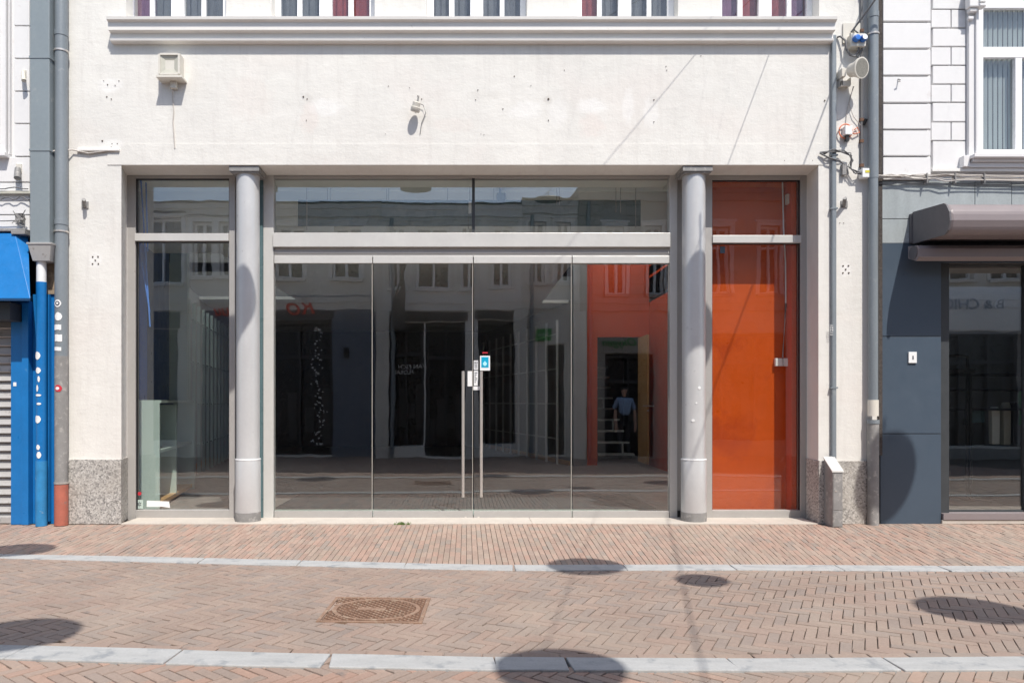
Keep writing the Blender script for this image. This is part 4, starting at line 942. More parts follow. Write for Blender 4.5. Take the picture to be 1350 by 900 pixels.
# window with surround
wn = ob('window', B((fx(1273.5), fx(1283), -.05, .03, fz(207), 8.3)), 'white_smooth', rb, bevel=.004)
ob('moulding', B((fx(1281), fx(1284.5), -.075, -.0501, fz(204), 8.3), (fx(1286), fx(1290), -.02, .12, fz(207), 8.2), (7.6, 7.7, -.05, .03, fz(207), 8.2)), 'white_smooth', wn, bevel=.004)
Yw = .14
ob('frame', B((fx(1289, Yw), fx(1296.5, Yw), Yw, Yw + .06, fz(204, Yw), 8.2), (fx(1296.5, Yw), 7.55, Yw, Yw + .06, fz(210, Yw), fz(197, Yw)), (fx(1296.5, Yw), 7.55, Yw, Yw + .05, fz(76, Yw), fz(62, Yw)),
   (fx(1339, Yw), fx(1348, Yw), Yw + .003, Yw + .06, fz(197, Yw), fz(76, Yw)), (fx(1296.5, Yw), 7.55, Yw, Yw + .06, fz(11, Yw), fz(-2, Yw)), (7.5, 7.6, Yw - .002, Yw + .06, fz(210, Yw), 8.2), (fx(1296.5, Yw), 7.55, Yw + .003, Yw + .05, 7.3, 7.4)), 'upvc', wn, bevel=.004)
for a, b in ((197, 76), (62, 11)):
    ob('pane', B((fx(1296.5, Yw), 7.5, Yw + .045, Yw + .05, fz(a, Yw), fz(b, Yw))), 'glass_up', wn)
x = fx(1295, Yw + .14)
while x < 7.6:
    for a, b in ((201, 70), (66, 5)):
        bm = bmesh.new(); s = .058
        prism(bm, [(x, Yw + .12), (x + s * .5, Yw + .105), (x + s, Yw + .14), (x + s * .5, Yw + .11)], 'z', fz(a, Yw), fz(b, Yw)); ob('blind_slat', bm, 'blind', wn)
    x += .056
ob('room_back', B((fx(1280), 7.8, 1.3, 1.35, 3.6, 8.3)), 'inner_dark', wn)
# sill and console
ob('sill', B((fx(1272), 7.75, -.16, .15, fz(213), fz(208.5)), (fx(1274.5), 7.7, -.11, .03, fz(216.5), fz(213))), 'white_smooth', rb, bevel=.004)
ob('apron', B((fx(1266), 7.75, -.07, .03, fz(223), fz(217)), (fx(1264), fx(1272), -.085, .03, fz(222.5), fz(208))), 'white_smooth', rb, bevel=.004)
ob('string_course', B((fx(1226), X1, -.045, .03, fz(227.5), fz(223.5))), 'trim', rb, bevel=.003)
co = ob('console', B((fx(1268), fx(1290), -.13, -.05, fz(17), fz(-10))), 'white_smooth', rb, bevel=.01)
ob('console_drop', B((fx(1270), fx(1281), -.11, -.05, fz(22), fz(17)), (fx(1270), fx(1277), -.09, -.05, fz(31), fz(27))), 'white_smooth', co, bevel=.008)
ob('console_scroll', B(*[(fx(1280), fx(1288), -.15, -.13, fz(2 + 5 * k), fz(-1 + 5 * k)) for k in range(-3, 4)]), 'white_smooth', co, bevel=.006)
# lower fascia and cladding
zf = fz(239)
ob('fascia_panel', B((X0 + .012, fx(1284.5), -.004, .03, fz(288), zf - .002)), 'cladding_faded', rb)
ob('fascia_panel', B((fx(1285.5), fx(1333), -.004, .03, fz(300), zf - .002)), 'cladding_faded', rb)
ob('fascia_panel', B((fx(1334), X1, -.002, .03, fz(300), zf - .002)), 'cladding_faded', rb)
ob('fascia_panel', B((X0 + .012, fx(1215), -.004, .03, fz(320.3), fz(289))), 'cladding_faded', rb)
ob('lower_wall', B((X0, sx0, .03, .35, 0, zf), (sx0, X1, .03, .35, fz(346), zf), (sx1 + 1.7, X1, .03, .35, 0, fz(346))), 'inner_dark', rb)
for a, b in ((321, 443), (444, 571), (572, 691)):
    ob('cladding_panel', B((X0 + .015, fx(1240), -.008, .03, max(.0, fz(b)), fz(a))), 'cladding', rb, bevel=.002)
ob('cladding_panel', B((fx(1215.5), fx(1240) + 6, -.006, .028, fz(346), fz(289))), 'cladding', rb)
# shop window right
ys = .12
so_ = ob('shop_window', B((fx(1240.3), fx(1244.5, ys), ys - .09, ys + .05, fz(680), fz(346)),), 'darkmetal', rb)
ob('frame', B((fx(1244.5, ys), 9.2, ys - .03, ys + .03, fz(349.5, ys), fz(344, ys)), (fx(1244.5, ys), 9.2, ys - .01, ys + .03, fz(676, ys), fz(672, ys)), (fx(1349, ys), fx(1353, ys), ys - .02, ys + .03, fz(676, ys), fz(350, ys))), 'darkmetal', so_)
ob('pane', B((fx(1244.5, ys), 9.2, ys + .01, ys + .018, fz(672, ys), fz(349.5, ys))), 'glass', so_)
ob('sill', B((fx(1241), 9.2, -.04, ys + .03, fz(684, .0), fz(676.2, .0))), 'awning', rb)
ob('step', B((fx(1240), 9.2, -.03, ys, 0, fz(684.3))), 'stone', rb, bevel=.004)
ob('interior_box', B((X0 + .0, X0 + .1, .36, 6, 0, 3.4), (10.3, 10.4, .36, 6, 0, 3.4)), 'inner_dark', rb)
ob('interior_lower_wall', B((X0 + .1, 10.3, 4.2, 4.3, .02, fz(440, 4.2))), 'inner_mid', rb)
ob('interior_back_wall', B((X0 + .1, 10.3, 4.2, 4.3, fz(440, 4.2) + .001, 3.1)), 'white_smooth', rb)
ob('interior_floor', B((X0, 10.4, .15, 6.1, -.02, .02)), 'floor', rb)
ob('added_rooflight_side', B((5.3, 9.8, 4.2, 4.3, 3.101, 3.9), (5.2, 5.299, 3.3, 4.3, 3.161, 3.9), (9.801, 9.9, 3.3, 4.3, 3.161, 3.9), (5.3, 9.8, 3.29, 3.3, 3.161, 3.9)), 'white_smooth', rb)  # hidden rooflight added to brighten this shop's interior
ob('added_rooflight_pane', B((5.3, 9.8, 3.3, 4.2, 3.9, 3.91)), 'frosted', rb)
ob('interior_ceiling', B((X0, 10.4, .36, 3.3, 3.1, 3.16), (X0, 5.3, 3.3, 4.19, 3.1, 3.16), (9.8, 10.4, 3.3, 4.19, 3.1, 3.16)), 'inner_grey', rb)
ob('added_upper_mass', B((X0 + .1, X1, 1.4, 2.2, 3.35, TOP), (X0 + .1, X1, .36, 3.28, 3.17, 3.3)), 'inner_dark', rb)  # unseen mass added against side sun, cut short so rooflights stay lit
# display furniture in right shop
dt = thing('clothes_rail', 'dark clothes rail with a few hanging garments inside the right shop', 'clothes rail', (7.8, 3, 0))
zz = fz(494, 2.2)
ob('rail', tube(tube(T([(fx(1246, 2.2), 2.2, zz), (9.5, 2.2, zz)], .02), [(fx(1275, 2.2), 2.2, 0), (fx(1275, 2.2), 2.2, zz)], .02), [(fx(1246, 2.2), 2.2, fz(514, 2.2)), (9.5, 2.2, fz(514, 2.2))], .018), 'black', dt)
ob('shelf_board', B((fx(1244, 2.2), 9.5, 2.1, 2.5, fz(541, 2.2), fz(538, 2.2))), 'black', dt)
for a, m, w_, h0, h1 in ((1287, 'teal', 18, 538, 557), (1310, 'ceiling', 11, 536, 585), (1325, 'beige', 10, 530, 586), (1336, 'o_frame', 8, 530, 585), (1347, 'green', 7, 515, 560)):
    bm = bmesh.new(); x_ = fx(a, 2.3); n = 8; prev = None
    ww_ = w_ * 10.6 / 1000
    prism(bm, [(x_ - ww_ * .25, fz(h0, 2.3)), (x_ + ww_ * .25, fz(h0, 2.3)), (x_ + ww_ * .5, fz(h0 + 5, 2.3)), (x_ + ww_ * .45, fz(h1, 2.3)), (x_ - ww_ * .45, fz(h1, 2.3)), (x_ - ww_ * .5, fz(h0 + 5, 2.3))], 'y', 2.25, 2.33)
    ob('garment', bm, m, dt, bevel=.01)
ch = thing('display_chair', 'black chair back seen at the left inside the right shop window', 'chair', (fx(1258, 2), 2, 0))
ob('chair_back', tube(bmesh.new(), [(fx(1245, 2), 2, fz(470, 2)), (fx(1262, 2), 2, fz(468, 2)), (fx(1275, 2), 2, fz(470, 2)), (fx(1276, 2), 2, fz(485, 2)), (fx(1272, 2), 2, fz(560, 2))], .02, 8), 'black', ch, smooth=True)
ob('seat', B((fx(1245, 2), fx(1280, 2), 1.9, 2.4, fz(492, 2), fz(486, 2))), 'black', ch, bevel=.01)
ob('leg', B((fx(1247, 2), fx(1249, 2), 1.95, 1.98, 0, fz(492, 2)), (fx(1276, 2), fx(1278, 2), 1.95, 1.98, 0, fz(492, 2))), 'black', ch)
# awning cassette
aw = thing('awning_box', 'closed mauve-grey awning cassette above the right shop window', 'awning', (fx(1204), 0, fz(345)))
AX = fx(1203.5, -.06); 
# side profile (y, z): hood rises to the back
y1 = -.05; y2 = -.62
prof = [(y1, fz(281, y1)), (y2 + .04, fz(268.5, y2)), (y2, fz(271.5, y2)), (y2 - .05, fz(280, y2)), (y2 - .06, fz(292, y2)), (y2 - .03, fz(304, y2)), (y2 + .02, fz(308.5, y2)), (y1, fz(321, y1))]
ob('hood', prism(bmesh.new(), prof, 'x', AX + .02, 13), 'awning', aw, bevel=.035)
pe = [(a * 1.0 - .012 if a < -.1 else a, b + (.012 if i < 3 else -.006)) for i, (a, b) in enumerate(prof)]
ob('end_cap', prism(bmesh.new(), pe, 'x', AX - .0, AX + .02), 'awning_end', aw, bevel=.003)
ob('front_bar', prism(bmesh.new(), [(-.10, fz(325, -.1)), (-.26, fz(323.5, -.26)), (-.30, fz(328, -.28)), (-.30, fz(339, -.28)), (-.25, fz(344, -.26)), (-.1, fz(341, -.1))], 'x', fx(1210, -.28), 13), 'awning', aw, bevel=.004)
ob('roller_end', lathe([(0, 0), (.075, 0), (.078, .012), (.078, .04)], fx(1203.5, -.2), -.2, fz(333.5, -.2), 20, Vector((1, 0, 0))), 'awning_end', aw, smooth=True)
ob('wall_bracket', B((AX - .01, AX + .03, y1, .0, fz(321), fz(283)), (fx(1212), 13, -.10, -.009, fz(322), fz(310))), 'awning_end', aw)
ob('underside', B((AX + .05, 13, -.30, -.06, fz(324.5), fz(318))), 'black', aw)
kp = thing('key_switch', 'white key switch plate on the blue-grey cladding beside the right shop', 'switch', (fx(1202), 0, fz(471)))
ob('plate', B((fx(1196.3), fx(1207), -.026, -.008, fz(478.5), fz(464))), 'white', kp, bevel=.003)
ob('keyhole', B((fx(1201), fx(1202.6), -.028, -.026, fz(474), fz(469))), 'ink', kp)
tag(ob('wall_hook', T([(fx(1182), -.03, fz(106)), (fx(1182), -.07, fz(109)), (fx(1179), -.07, fz(112)), (fx(1182), -.07, fz(111))], .006, 6), 'iron'), 'tiny metal hook on the white rusticated wall at right', 'hook')

# ================================================================ LEFT NEIGHBOUR
lb = thing('blue_shop_building', 'white building over a blue closed shop with roller shutter at the left edge', 'building', (-7, .2, 0))
LX = -10.3
Zl = fz(305)
ob('wall', B((LX, xl - .003, .03, .35, Zl, TOP), (LX, fx(-180), .03, .35, 0, Zl)), 'white_smooth', lb)
for a, b in ((-135, -94), (-92.5, -51.5), (-50, -9), (-7, 34.3), (35.7, 77.4), (78.8, 120.4), (121.8, 163), (164.4, 206.3), (207.8, 240), (241.5, 283), (284.4, 305)):
    ob('rustication_block', B((fx(19.5 if a < 200 else -120), fx(39.5), -.012, .03, fz(b), fz(a))), 'white_smooth', lb, bevel=.005)
ob('window_surround', B((fx(-130), fx(11), -.05, .03, fz(204), 8.2), (fx(-130), fx(4), -.075, -.05, fz(203), 8.2), (fx(-130), fx(13.5), -.10, .03, fz(209), fz(204.2)), (fx(12.2), fx(14), -.02, .0299, fz(204), 8.2)), 'white_smooth', lb, bevel=.004)
ob('added_upper_mass', B((LX, xl - .1, 1.4, 2.2, 4.3, TOP)), 'inner_dark', lb)  # matching unseen mass, added to block sun on this side
ob('cable_shelf', B((fx(-100), fx(45), -.06, .03, fz(257), fz(253.5))), 'beige', lb)
bm = bmesh.new()
tube(bm, [(fx(q), -.05, fz(263 + 2 * math.sin(q * .35) + .5 * math.sin(q))) for q in range(-60, 47, 5)], .006, 6)
tube(bm, [(fx(q), -.07, fz(250.5 + 1.2 * math.sin(q * .2))) for q in range(-60, 47, 6)], .006, 6)
tube(bm, [(fx(q), -.05, fz(292.5 + .3 * math.sin(q * .2))) for q in range(-60, 34, 6)], .006, 6)
lc = ob('cables', bm, 'cable', lb, smooth=True)
for nm, lab, x, y, tip in (('spot_lamp', 'small grey tilted lamp on the white wall above the blue shop', 26, 226, (-6, 15)), ('spot_lamp', 'tiny bulb fitting beside the grey duct on the left building', 33, 100, (-3, 11))):
    s_ = thing(nm, lab, 'lamp', (fx(x), 0, fz(y)))
    k = 1 if y > 200 else .7
    ob('wall_plate', B((fx(x - 3 * k), fx(x + 4 * k), -.03, -.012, fz(y + 3), fz(y - 9 * k))), 'cream', s_, bevel=.003)
    ob('lamp_head', T([(fx(x + 1), -.05, fz(y - 2)), (fx(x + tip[0] * .5, -.1), -.10, fz(y + tip[1] * .6, -.1))], [.03 * k, .036 * k], 12), 'iron' if k == 1 else 'cream', s_, smooth=True)
bm = bmesh.new(); rr = random.Random(3)
for k in range(16):
    a = (fx(29 + rr.uniform(-4, 9)), -.06, fz(290 + rr.uniform(-6, 9))); b = (fx(30 + rr.uniform(-6, 12)), -.12, fz(291 + rr.uniform(-13, 14)))
    tube(bm, [a, ((a[0] + b[0]) / 2 + rr.uniform(-.02, .02), -.10, (a[2] + b[2]) / 2), b], .005, 5)
box(bm, fx(27), fx(35), -.10, -.03, fz(296), fz(284))
tag(ob('broken_fixture', bm, 'iron'), 'broken grey fixture with frayed wires above the blue awning box', 'fixture')
cl = thing('wall_cable', 'pale loose cable from the grey downpipe to the corner of the shop opening', 'cable', (fx(110), 0, fz(203)))
ob('cable', T([(fx(66), -.05, fz(213)), (fx(70), -.17, fz(208)), (fx(84), -.12, fz(203)), (fx(98), -.03, fz(199)), (fx(118), -.02, fz(203)), (fx(140), -.02, fz(200)), (fx(158), -.012, fz(199))], .008, 8), 'cable_light', cl, smooth=True)
ob('cable_cover', B((fx(103), fx(158.5), -.03, 0, fz(200), fz(196.5))), 'trim', cl, bevel=.004)
# blue awning box: sloping face
ab = thing('blue_awning_box', 'sloping bright blue sign box above the roller shutter at left', 'awning box', (fx(0), -.2, fz(390)))
prof = [(-.02, fz(303, -.02)), (-.16, fz(308, -.16)), (-.46, fz(393, -.46)), (-.44, fz(396.5, -.44)), (-.02, fz(396, -.02))]
bm = bmesh.new()
n0 = [bm.verts.new((fx(-420), y, z)) for y, z in prof]; xe = [fx(38.5), fx(31), fx(40, -.46), fx(40, -.44), fx(40)]
n1 = [bm.verts.new((x, y, z)) for x, (y, z) in zip(xe, prof)]
bm.faces.new(n0); bm.faces.new(n1[::-1])
for i in range(5): bm.faces.new((n0[i], n1[i], n1[(i + 1) % 5], n0[(i + 1) % 5]))
bmesh.ops.recalc_face_normals(bm, faces=bm.faces); ob('box_body', bm, 'blue', ab, bevel=.004)
ob('lead_flashing', B((fx(-420), fx(45), -.17, .0, fz(306.5, -.1), fz(303, -.1)), (fx(28), fx(46), -.19, .0, fz(311, -.1), fz(306.6, -.1))), 'iron', ab, bevel=.004)
ob('shutter_housing', B((fx(-420), fx(19, -.2), -.28, -.02, fz(421.5, -.28), fz(398, -.28))), 'darkmetal', lb, bevel=.004)
# blue frame members
ob('blue_post', B((fx(18.5), fx(43), -.06, .1, 0, fz(397)), (fx(34.5), fx(43.2), -.085, -.06, 0, fz(400))), 'blue', lb, bevel=.004)
ob('blue_back_panel', B((fx(43.2), xl - .004, .0, .05, 0, fz(388)), (fx(56.5), fx(68), -.05, 0, .03, fz(389))), 'blue', lb, bevel=.003)
ob('chipped_masonry', B((fx(56), xl - .004, -.02, .04, fz(388), fz(345))), 'chipped', lb)
ob('dark_slot', B((fx(-420), fx(43), -.03, .03, fz(398), fz(390))), 'black', lb)
sh = ob('roller_shutter', B((fx(-420), fx(18.5), .06, .07, 0, fz(400))), 'darkmetal', lb)
y = 422.0; i = 0
while y < 688:
    bm = bmesh.new(); z0, z1 = fz(y + 11.4, .0), fz(y, .0)
    if z0 > 0.0:
        prism(bm, [(.055, z0), (.022, z0 + .002), (.012, z0 + .012), (.028, z0 + .04), (.05, z1 - .004), (.055, z1 - .004)], 'x', fx(-300), fx(18.3))
        ob('slat', bm, 'shutter', sh)
    else: bm.free()
    y += 11.55
ob('bottom_bar', B((fx(-300), fx(18.3), -.01, .05, .004, .075)), 'shutter', sh, bevel=.006)
# paint chips and small white labels on the post
ob('white_scrap', B((fx(22), fx(26), -.064, -.06, fz(509), fz(504)), (fx(60), fx(62), -.054, -.05, fz(575), fz(560))), 'white', lb)

# ================================================================ OPPOSITE SIDE OF THE STREET (seen mirrored in the glass)
def ox(px): return (px - VX) * 0.0179
def oz(py): return CH + (VY - py) * 0.0179
def obox(px0, py0, px1, py1, d0, d1): return (ox(px0), ox(px1), OY - d1, OY - d0, max(0, oz(py1)), oz(py0))   # d = depth behind the facade plane
def holes_wall(x0, x1, z0, z1, holes, y0, y1):
    """front wall as boxes around rectangular openings (X0,X1,Z0,Z1)"""
    xs = sorted({x0, x1, *[h[0] for h in holes], *[h[1] for h in holes]}); out = []
    for a, b in zip(xs, xs[1:]):
        hs = sorted([h for h in holes if h[0] < (a + b) / 2 < h[1]], key=lambda h: h[2]); z = z0
        for h in hs:
            if h[2] > z: out.append((a, b, y0, y1, z, h[2]))
            z = h[3]
        if z < z1: out.append((a, b, y0, y1, z, z1))
    return out
def opp(name, label, x0, x1, H, m, holes, shops, ww_frame='upvc', roof=True):
    t_ = thing(name, label, 'building', ((x0 + x1) / 2, OY - 1, 0))
    ob('wall', B(*holes_wall(x0, x1, 0, H, holes + shops, OY - .3, OY)), m, t_)
    for h in holes:
        a, b, c, d = h; s = .06; cxx = (a + b) / 2
        wnd = ob('window', B((a, a + s, OY - .2, OY - .12, c, d), (b - s, b, OY - .2, OY - .12, c, d), (a + s, b - s, OY - .2, OY - .12, c, c + s), (a + s, b - s, OY - .2, OY - .12, d - s, d), (cxx - .03, cxx + .03, OY - .2, OY - .115, c + s, d - s), (a + s, cxx - .03, OY - .2, OY - .13, c + (d - c) * .68, c + (d - c) * .68 + .05), (cxx + .03, b - s, OY - .2, OY - .13, c + (d - c) * .68, c + (d - c) * .68 + .05)), ww_frame, t_)
        ob('pane', B((a + .01, b - .01, OY - .22, OY - .19, c + .01, d - .01)), 'o_dark', wnd)
        ob('sill', B((a - .06, b + .06, OY - .02, OY + .09, c - .07, c)), m, wnd)
    for (a, b, c, d) in shops:
        s_ = ob('shop_window', B((a, a + .08, OY - .26, OY - .12, c, d), (b - .08, b, OY - .26, OY - .12, c, d), (a + .08, b - .08, OY - .26, OY - .12, d - .1, d), (a + .08, b - .08, OY - .25, OY - .13, c + (d - c) * .72, c + (d - c) * .72 + .08)), 'o_frame', t_)
        ob('pane', B((a + .02, b - .02, OY - .28, OY - .25, c, d)), 'o_dark', s_)
    for h in holes:
        a, b, c, d = h
        ob('window_surround', B((a - .09, a, OY, OY + .03, c, d), (b, b + .09, OY, OY + .03, c, d), (a - .09, b + .09, OY, OY + .045, d, d + .1), (a - .13, b + .13, OY, OY + .07, d + .101, d + .15)), 'o_light' if m == 'o_white' else 'o_white', t_)
    for (a, b, c, d) in shops:
        ob('fascia_board', B((a - .06, b + .06, OY, OY + .035, d + .02, min(3.52, d + .42))), 'o_frame' if (x1 - x0 > 3 and x0 < 2) else m, t_)
        n = max(2, round((b - a) / .75))
        ob('glazing_bar', B(*[(a + (b - a) * k / n - .022, a + (b - a) * k / n + .022, OY - .245, OY - .14, c, d - .1) for k in range(1, n)]), 'o_frame', t_)
        ob('display', B(*[(a + (b - a) * (k + .5) / (n * 2) - .1, a + (b - a) * (k + .5) / (n * 2) + .1, OY - .249, OY - .2495 + .003, c + .25 + (k * 37 % 5) * .1, c + .9 + (k * 53 % 7) * .12) for k in range(n * 2)]), 'inner_dark', t_)
    ob('pilaster', B((x0, x0 + .16, OY, OY + .06, 0, 3.54), (x1 - .16, x1, OY, OY + .06, 0, 3.54)), 'o_light', t_)
    ob('gutter_pipe', T([(x0 + .25, OY + .07, 0), (x0 + .25, OY + .07, H - .35)], .045, 10), 'zinc', t_)
    ob('stall_riser', B((x0 + .17, x1 - .17, OY, OY + .02, 0, .25)), 'iron', t_) if not any(q[2] < .2 for q in shops) else None
    ob('cornice', B((x0, x1, OY, OY + .10, H - .12, H), (x0, x1, OY, OY + .07, H - .3, H - .121)), m, t_)
    ob('string_course', B((x0, x1, OY, OY + .08, 3.72, 3.86), (x0, x1, OY, OY + .05, 3.55, 3.719)), m, t_)
    ob('side_wall', B((x0, x0 + .2, OY - 6, OY - .3, 0, H), (x1 - .2, x1, OY - 6, OY - .3, 0, H), (x0 + .2, x1 - .2, OY - 6, OY - 5.8, 0, H)), m, t_)
    if roof:
        ob('roof', prism(bmesh.new(), [(OY + .12, H + .002), (OY + .12, H + .05), (OY - 3, H + .25), (OY - 6.1, H + .06), (OY - 6.1, H + .002)], 'x', x0, x1), 'o_roof', t_)
    return t_
bA = opp('opposite_building', 'pale house across the street with slate blue shopfront and red script sign', -10.3, ox(500), 6.12, 'o_light',
    [(-9.6, -8.5, 4.2, 5.8), (-7.9, -6.9, 4.2, 5.8), (ox(245), ox(270), 4.35, 5.7), (ox(280), ox(304), 4.35, 5.7), (-4.6, -3.9, 4.3, 5.6), (-3.2, -2.5, 4.3, 5.6)], [(ox(300), ox(437), 0.05, oz(420)), (-9.5, -7.0, .4, 3.1)])
ob('slate_cladding', B((ox(437) + .001, ox(490), OY, OY + .03, 0, oz(387)), (-6.4, ox(437), OY, OY + .03, oz(420) + .002, oz(387)), (-6.4, ox(300) - .001, OY, OY + .03, 0, oz(420))), 'o_blue', bA)
ob('wall_light', B((ox(452), ox(458), OY + .03, OY + .12, oz(471), oz(457))), 'black', bA)
text('house_number', '131', .2, (ox(464), OY + .035, oz(419)), (R(90), 0, R(180)), 'ink', bA, .004)
text('script_sign', 'Ro', .62, (ox(397), OY + .06, oz(413)), (R(90), 0, R(180)), 'neon', bA, .02, shear=.35)
text('script_sign', 'uu', .40, (ox(287), OY + .06, oz(413)), (R(90), 0, R(180)), 'neon', bA, .02, shear=.35)
bm = bmesh.new(); rr = random.Random(5)
for k in range(90):
    z = rr.uniform(.3, 3.1); x_ = ox(417) + rr.gauss(0, .07); s = rr.uniform(.008, .022); box(bm, x_ - s, x_ + s, OY - .10, OY - .08, z - s, z + s)
tag(ob('flower_garland', bm, 'white'), 'hanging garland of small white flowers in the dark doorway across the street', 'garland')
bB = opp('opposite_florist_building', 'pale house across the street with dark florist shopfront, reflected in the middle doors', ox(500) + .002, ox(690), 6.1, 'o_white',
    [(ox(508), ox(532), 4.1, 5.6), (ox(545), ox(592), 4.1, 5.6), (ox(606), ox(628), 4.1, 5.6), (ox(650), ox(676), 4.1, 5.6)], [(ox(507), ox(556), .3, oz(420)), (ox(558), ox(612), .05, oz(420)), (ox(632), ox(684), .3, oz(420))])
text('shop_lettering', 'VAN ESCH', .145, (ox(539), OY - .11, oz(484)), (R(90), 0, R(180)), 'white', bB, .004)
text('shop_lettering', 'FLORAL', .145, (ox(528), OY - .11, oz(491.5)), (R(90), 0, R(180)), 'white', bB, .004)
text('shop_lettering', 'VAN ESCH', .12, (ox(661), OY - .11, oz(482)), (R(90), 0, R(180)), 'beige', bB, .004)
pe = thing('person', 'person in light blue shirt and dark trousers standing with back turned across the street', 'person', (ox(820), OY + .35, 0))
def skinned(name, pts, edges, m, parent, sub=2):
    me = bpy.data.meshes.new(name); me.from_pydata([p[:3] for p in pts], edges, []); me.materials.append(M[m]); o = link(name, me, parent)
    sk = o.modifiers.new('skin', 'SKIN'); sv = me.skin_vertices[0].data if me.skin_vertices else None
    if sv is None:
        bm = bmesh.new(); bm.from_mesh(me); bm.verts.layers.skin.verify(); bm.to_mesh(me); bm.free(); sv = me.skin_vertices[0].data
    for i, p in enumerate(pts): sv[i].radius = (p[3], p[3] * (p[4] if len(p) > 4 else 1)); sv[i].use_root = (i == 0)
    su = o.modifiers.new('smooth', 'SUBSURF'); su.levels = su.render_levels = sub
    return o
px0, py0 = ox(822), OY + .30
def pq(x, y, z, *q): return (px0 + x, py0 + y, z, *q)
skinned('trousers', [pq(0, 0, .95, .15, .75), pq(-.09, 0, .86, .095), pq(-.11, .05, .50, .062), pq(-.11, -.01, .09, .045), pq(.07, 0, .86, .095), pq(.05, .0, .48, .065), pq(.11, 0, .09, .045)], [(0, 1), (1, 2), (2, 3), (0, 4), (4, 5), (5, 6)], 'o_frame', pe)
skinned('shirt', [pq(0, 0, 1.0, .145, .75), pq(0, 0, 1.2, .14, .75), pq(0, 0, 1.38, .15, .7), pq(0, 0, 1.46, .07), pq(-.16, 0, 1.40, .062), pq(-.25, -.04, 1.17, .05), pq(.17, 0, 1.40, .062), pq(.22, .02, 1.14, .05)], [(0, 1), (1, 2), (2, 3), (2, 4), (4, 5), (2, 6), (6, 7)], 'shirt', pe)
skinned('head', [pq(0, 0, 1.46, .052), pq(0, 0, 1.53, .055), pq(0, .01, 1.60, .085), pq(0, .0, 1.67, .082)], [(0, 1), (1, 2), (2, 3)], 'skin', pe)
skinned('hair', [pq(0, .012 - .03, 1.60, .075), pq(0, -.02, 1.68, .085), pq(0, 0, 1.70, .078)], [(0, 1), (1, 2)], 'hair', pe)
for sx in (-1, 1):
    skinned('arm', [pq(.22 * sx, .02, 1.16, .042), pq(.23 * sx, .06, 1.0, .036), pq(.22 * sx, .12, .86, .030), pq(.22 * sx, .14, .80, .036, .6), pq(.22 * sx, .155, .74, .03, .5)], [(0, 1), (1, 2), (2, 3), (3, 4)], 'skin', pe)
    for f in range(4):
        skinned('finger', [pq(.22 * sx - .02 + .013 * f, .155, .745, .009), pq(.22 * sx - .022 + .014 * f, .165, .70 - .004 * (f in (1, 2)), .008), pq(.22 * sx - .02 + .013 * f, .155, .665 - .006 * (f in (1, 2)), .007)], [(0, 1), (1, 2)], 'skin', pe, 1)
    skinned('thumb', [pq(.20 * sx, .16, .79, .010), pq(.185 * sx, .19, .76, .009), pq(.183 * sx, .20, .73, .008)], [(0, 1), (1, 2)], 'skin', pe, 1)
    skinned('shoe', [pq(.11 * sx, -.04, .05, .045), pq(.115 * sx, .06, .045, .048), pq(.12 * sx, .17, .035, .035)], [(0, 1), (1, 2)], 'black', pe)
fg = thing('hanging_banner', 'dark drooping flag on a slanting pole across the street', 'flag', (ox(525), OY, 4))
ob('pole', T([(ox(512), OY + .0, oz(400)), (ox(540), OY + 1.0, oz(340))], .02), 'o_frame', fg)
bm = bmesh.new(); prism(bm, [(ox(515), oz(400)), (ox(533), oz(368)), (ox(533), oz(430)), (ox(527), oz(434)), (ox(516), oz(430))], 'y', OY + .5, OY + .53); ob('flag_cloth', bm, 'o_frame', fg)
bC = opp('opposite_narrow_house', 'narrow pale house across the street with dark door and small green sign', ox(690) + .002, ox(765), 6.2, 'o_light', [(ox(700), ox(722), 4.2, 5.7), (ox(736), ox(756), 4.2, 5.7)], [(ox(724), ox(748), .05, 2.7)])
ob('green_sign', B((ox(710), ox(730), OY, OY + .05, oz(448), oz(432))), 'green', bC)
text('sign_text', 'Salon', .11, (ox(720), OY + .055, oz(442)), (R(90), 0, R(180)), 'white', bC, .002)
bD = opp('opposite_rusticated_house', 'white banded house across the street with paired windows, reflected in the orange walls', ox(765) + .002, 8.4, 6.5, 'o_tan', [(ox(803), ox(828), 3.95, 5.6), (ox(857), ox(880), 3.95, 5.6), (5.9, 6.4, 3.95, 5.6), (7.1, 7.6, 3.95, 5.6)], [(ox(800), ox(865), .05, 2.5), (5.4, 7.9, .4, 3.0)])
for k in range(10):
    for a, b in ((ox(767), ox(800)), (ox(832), ox(854)), (ox(884), 5.8)):
        ob('band_block', B((a, b, OY, OY + .03, 3.95 + k * .24, 4.165 + k * .24)), 'o_tan', bD)
text('script_sign', 'Oxygen', .26, (ox(819), OY + .05, oz(453)), (R(90), 0, R(180)), 'green', bD, .01, shear=.3)
bE = opp('opposite_boutique_building', 'grey house across the street with boutique lettering, reflected in the right shop window', 8.402, 13.4, 6.3, 'o_light', [(9.0, 10.0, 4.2, 5.7), (10.9, 11.9, 4.2, 5.7), (12.3, 13.1, 4.2, 5.7)], [(8.9, 10.6, .3, 3.0), (11.0, 13.0, .3, 3.0)])
text('shop_lettering', 'B & CHIC', .34, (ox(1278), OY + .09, oz(409)), (R(90), 0, R(180)), 'ink', bE, .01)
ob('round_sign', lathe([(0, 0), (.13, 0), (.13, .04)], ox(1292) + .35, OY + .05, oz(403), 20, Vector((0, 1, 0))), 'white', bE)

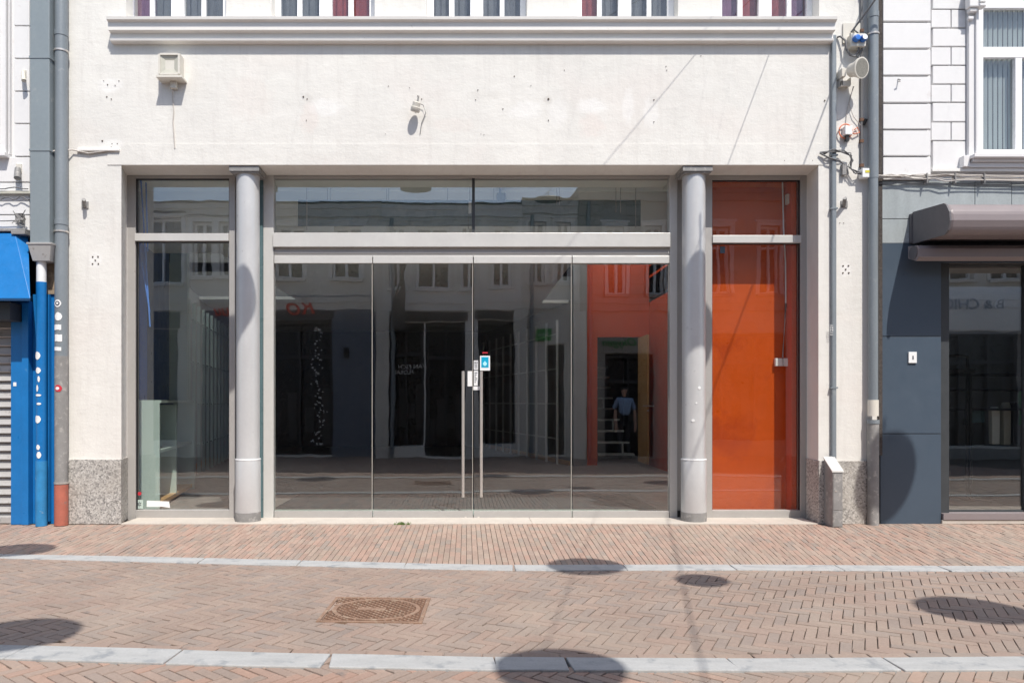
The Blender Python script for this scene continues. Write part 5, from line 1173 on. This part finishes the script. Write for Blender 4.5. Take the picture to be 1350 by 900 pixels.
# overhead cables and flat round street lamps (their shadows fall on street and wall)
def cable(label, a, b, r, s=.25):
    tag(ob('overhead_cable', T(sag(a, b, s), r, 6), 'black'), label, 'cable')
a0 = (fx(1120), -.03, fz(45))
tag(ob('overhead_cable', T(sag(a0, (fx(1168), -.55, fz(-2)+.3), .02, 4), .010, 6), 'cable'), 'short black cable rising from the blue socket box to the right', 'cable')
cable('black cable crossing the street from above the horn loudspeaker', (4.66, 0, 6.5), (2.45, OY, 6.15), .0075, .05)
cable('thin cable crossing the street parallel to the thicker one', (3.83, 0, 6.5), (1.6, OY, 6.1), .0042, .05)
cable('thin cable crossing the street diagonally towards the left', (4.04, 0, 7.0), (-5.4, OY, 6.2), .0036, .05)
discs = [(772, 746, .32, 'over the first kerb, middle of the street'), (925, 765, .20, 'smallest of them, right of the middle'), (1283, 803, .34, 'over the right half of the street'), (738, 882, .33, 'nearest the opposite side, middle'),
         (20, 725, .33, 'over the pavement at far left'), (22, 836, .34, 'over the street at far left')]
spots = [(*gp(x, y), 0, r, l) for x, y, r, l in discs] + [(4.58, 0, .48, .33, 'nearest the blue-grey cladding of the right shop'), (2.60, 0, 2.55, .36, 'before the right column'), (-2.62, 0, 2.45, .30, 'before the left column')]
def wire_z(y): return 7.95 + (7.95 - 6.0) / -OY * y
for gx, gy, gz, r, l in spots:                       # hang each lamp on its wire where its shadow falls as in the photograph
    z = 6.5
    for _ in range(12):
        y = gy - (z - gz) / 1.6; z = min(6.5, wire_z(y) - .18)
    t = (z - gz) / 1.6; X_, Yq = gx + .38 * t, gy - t
    t_ = thing('street_lamp', 'flat round street lamp on a wire, ' + l, 'hanging lamp', (X_, Yq, z), 'flat round lamps hung above the street')
    ob('lamp_shade', lathe([(.03, .10), (r * .5, .055), (r * .97, .01), (r, 0), (r * .97, -.012), (r * .4, -.03), (.02, -.035)], X_, Yq, z, 32), 'darkmetal', t_, smooth=True)
    ob('stem', T([(X_, Yq, z + .08), (X_, Yq, wire_z(Yq))], .012, 6), 'darkmetal', t_)
    ob('span_wire', T([(X_, 0, wire_z(0)), (X_, Yq, wire_z(Yq)), (X_, OY, wire_z(OY))], .0008, 4), 'cable', t_)
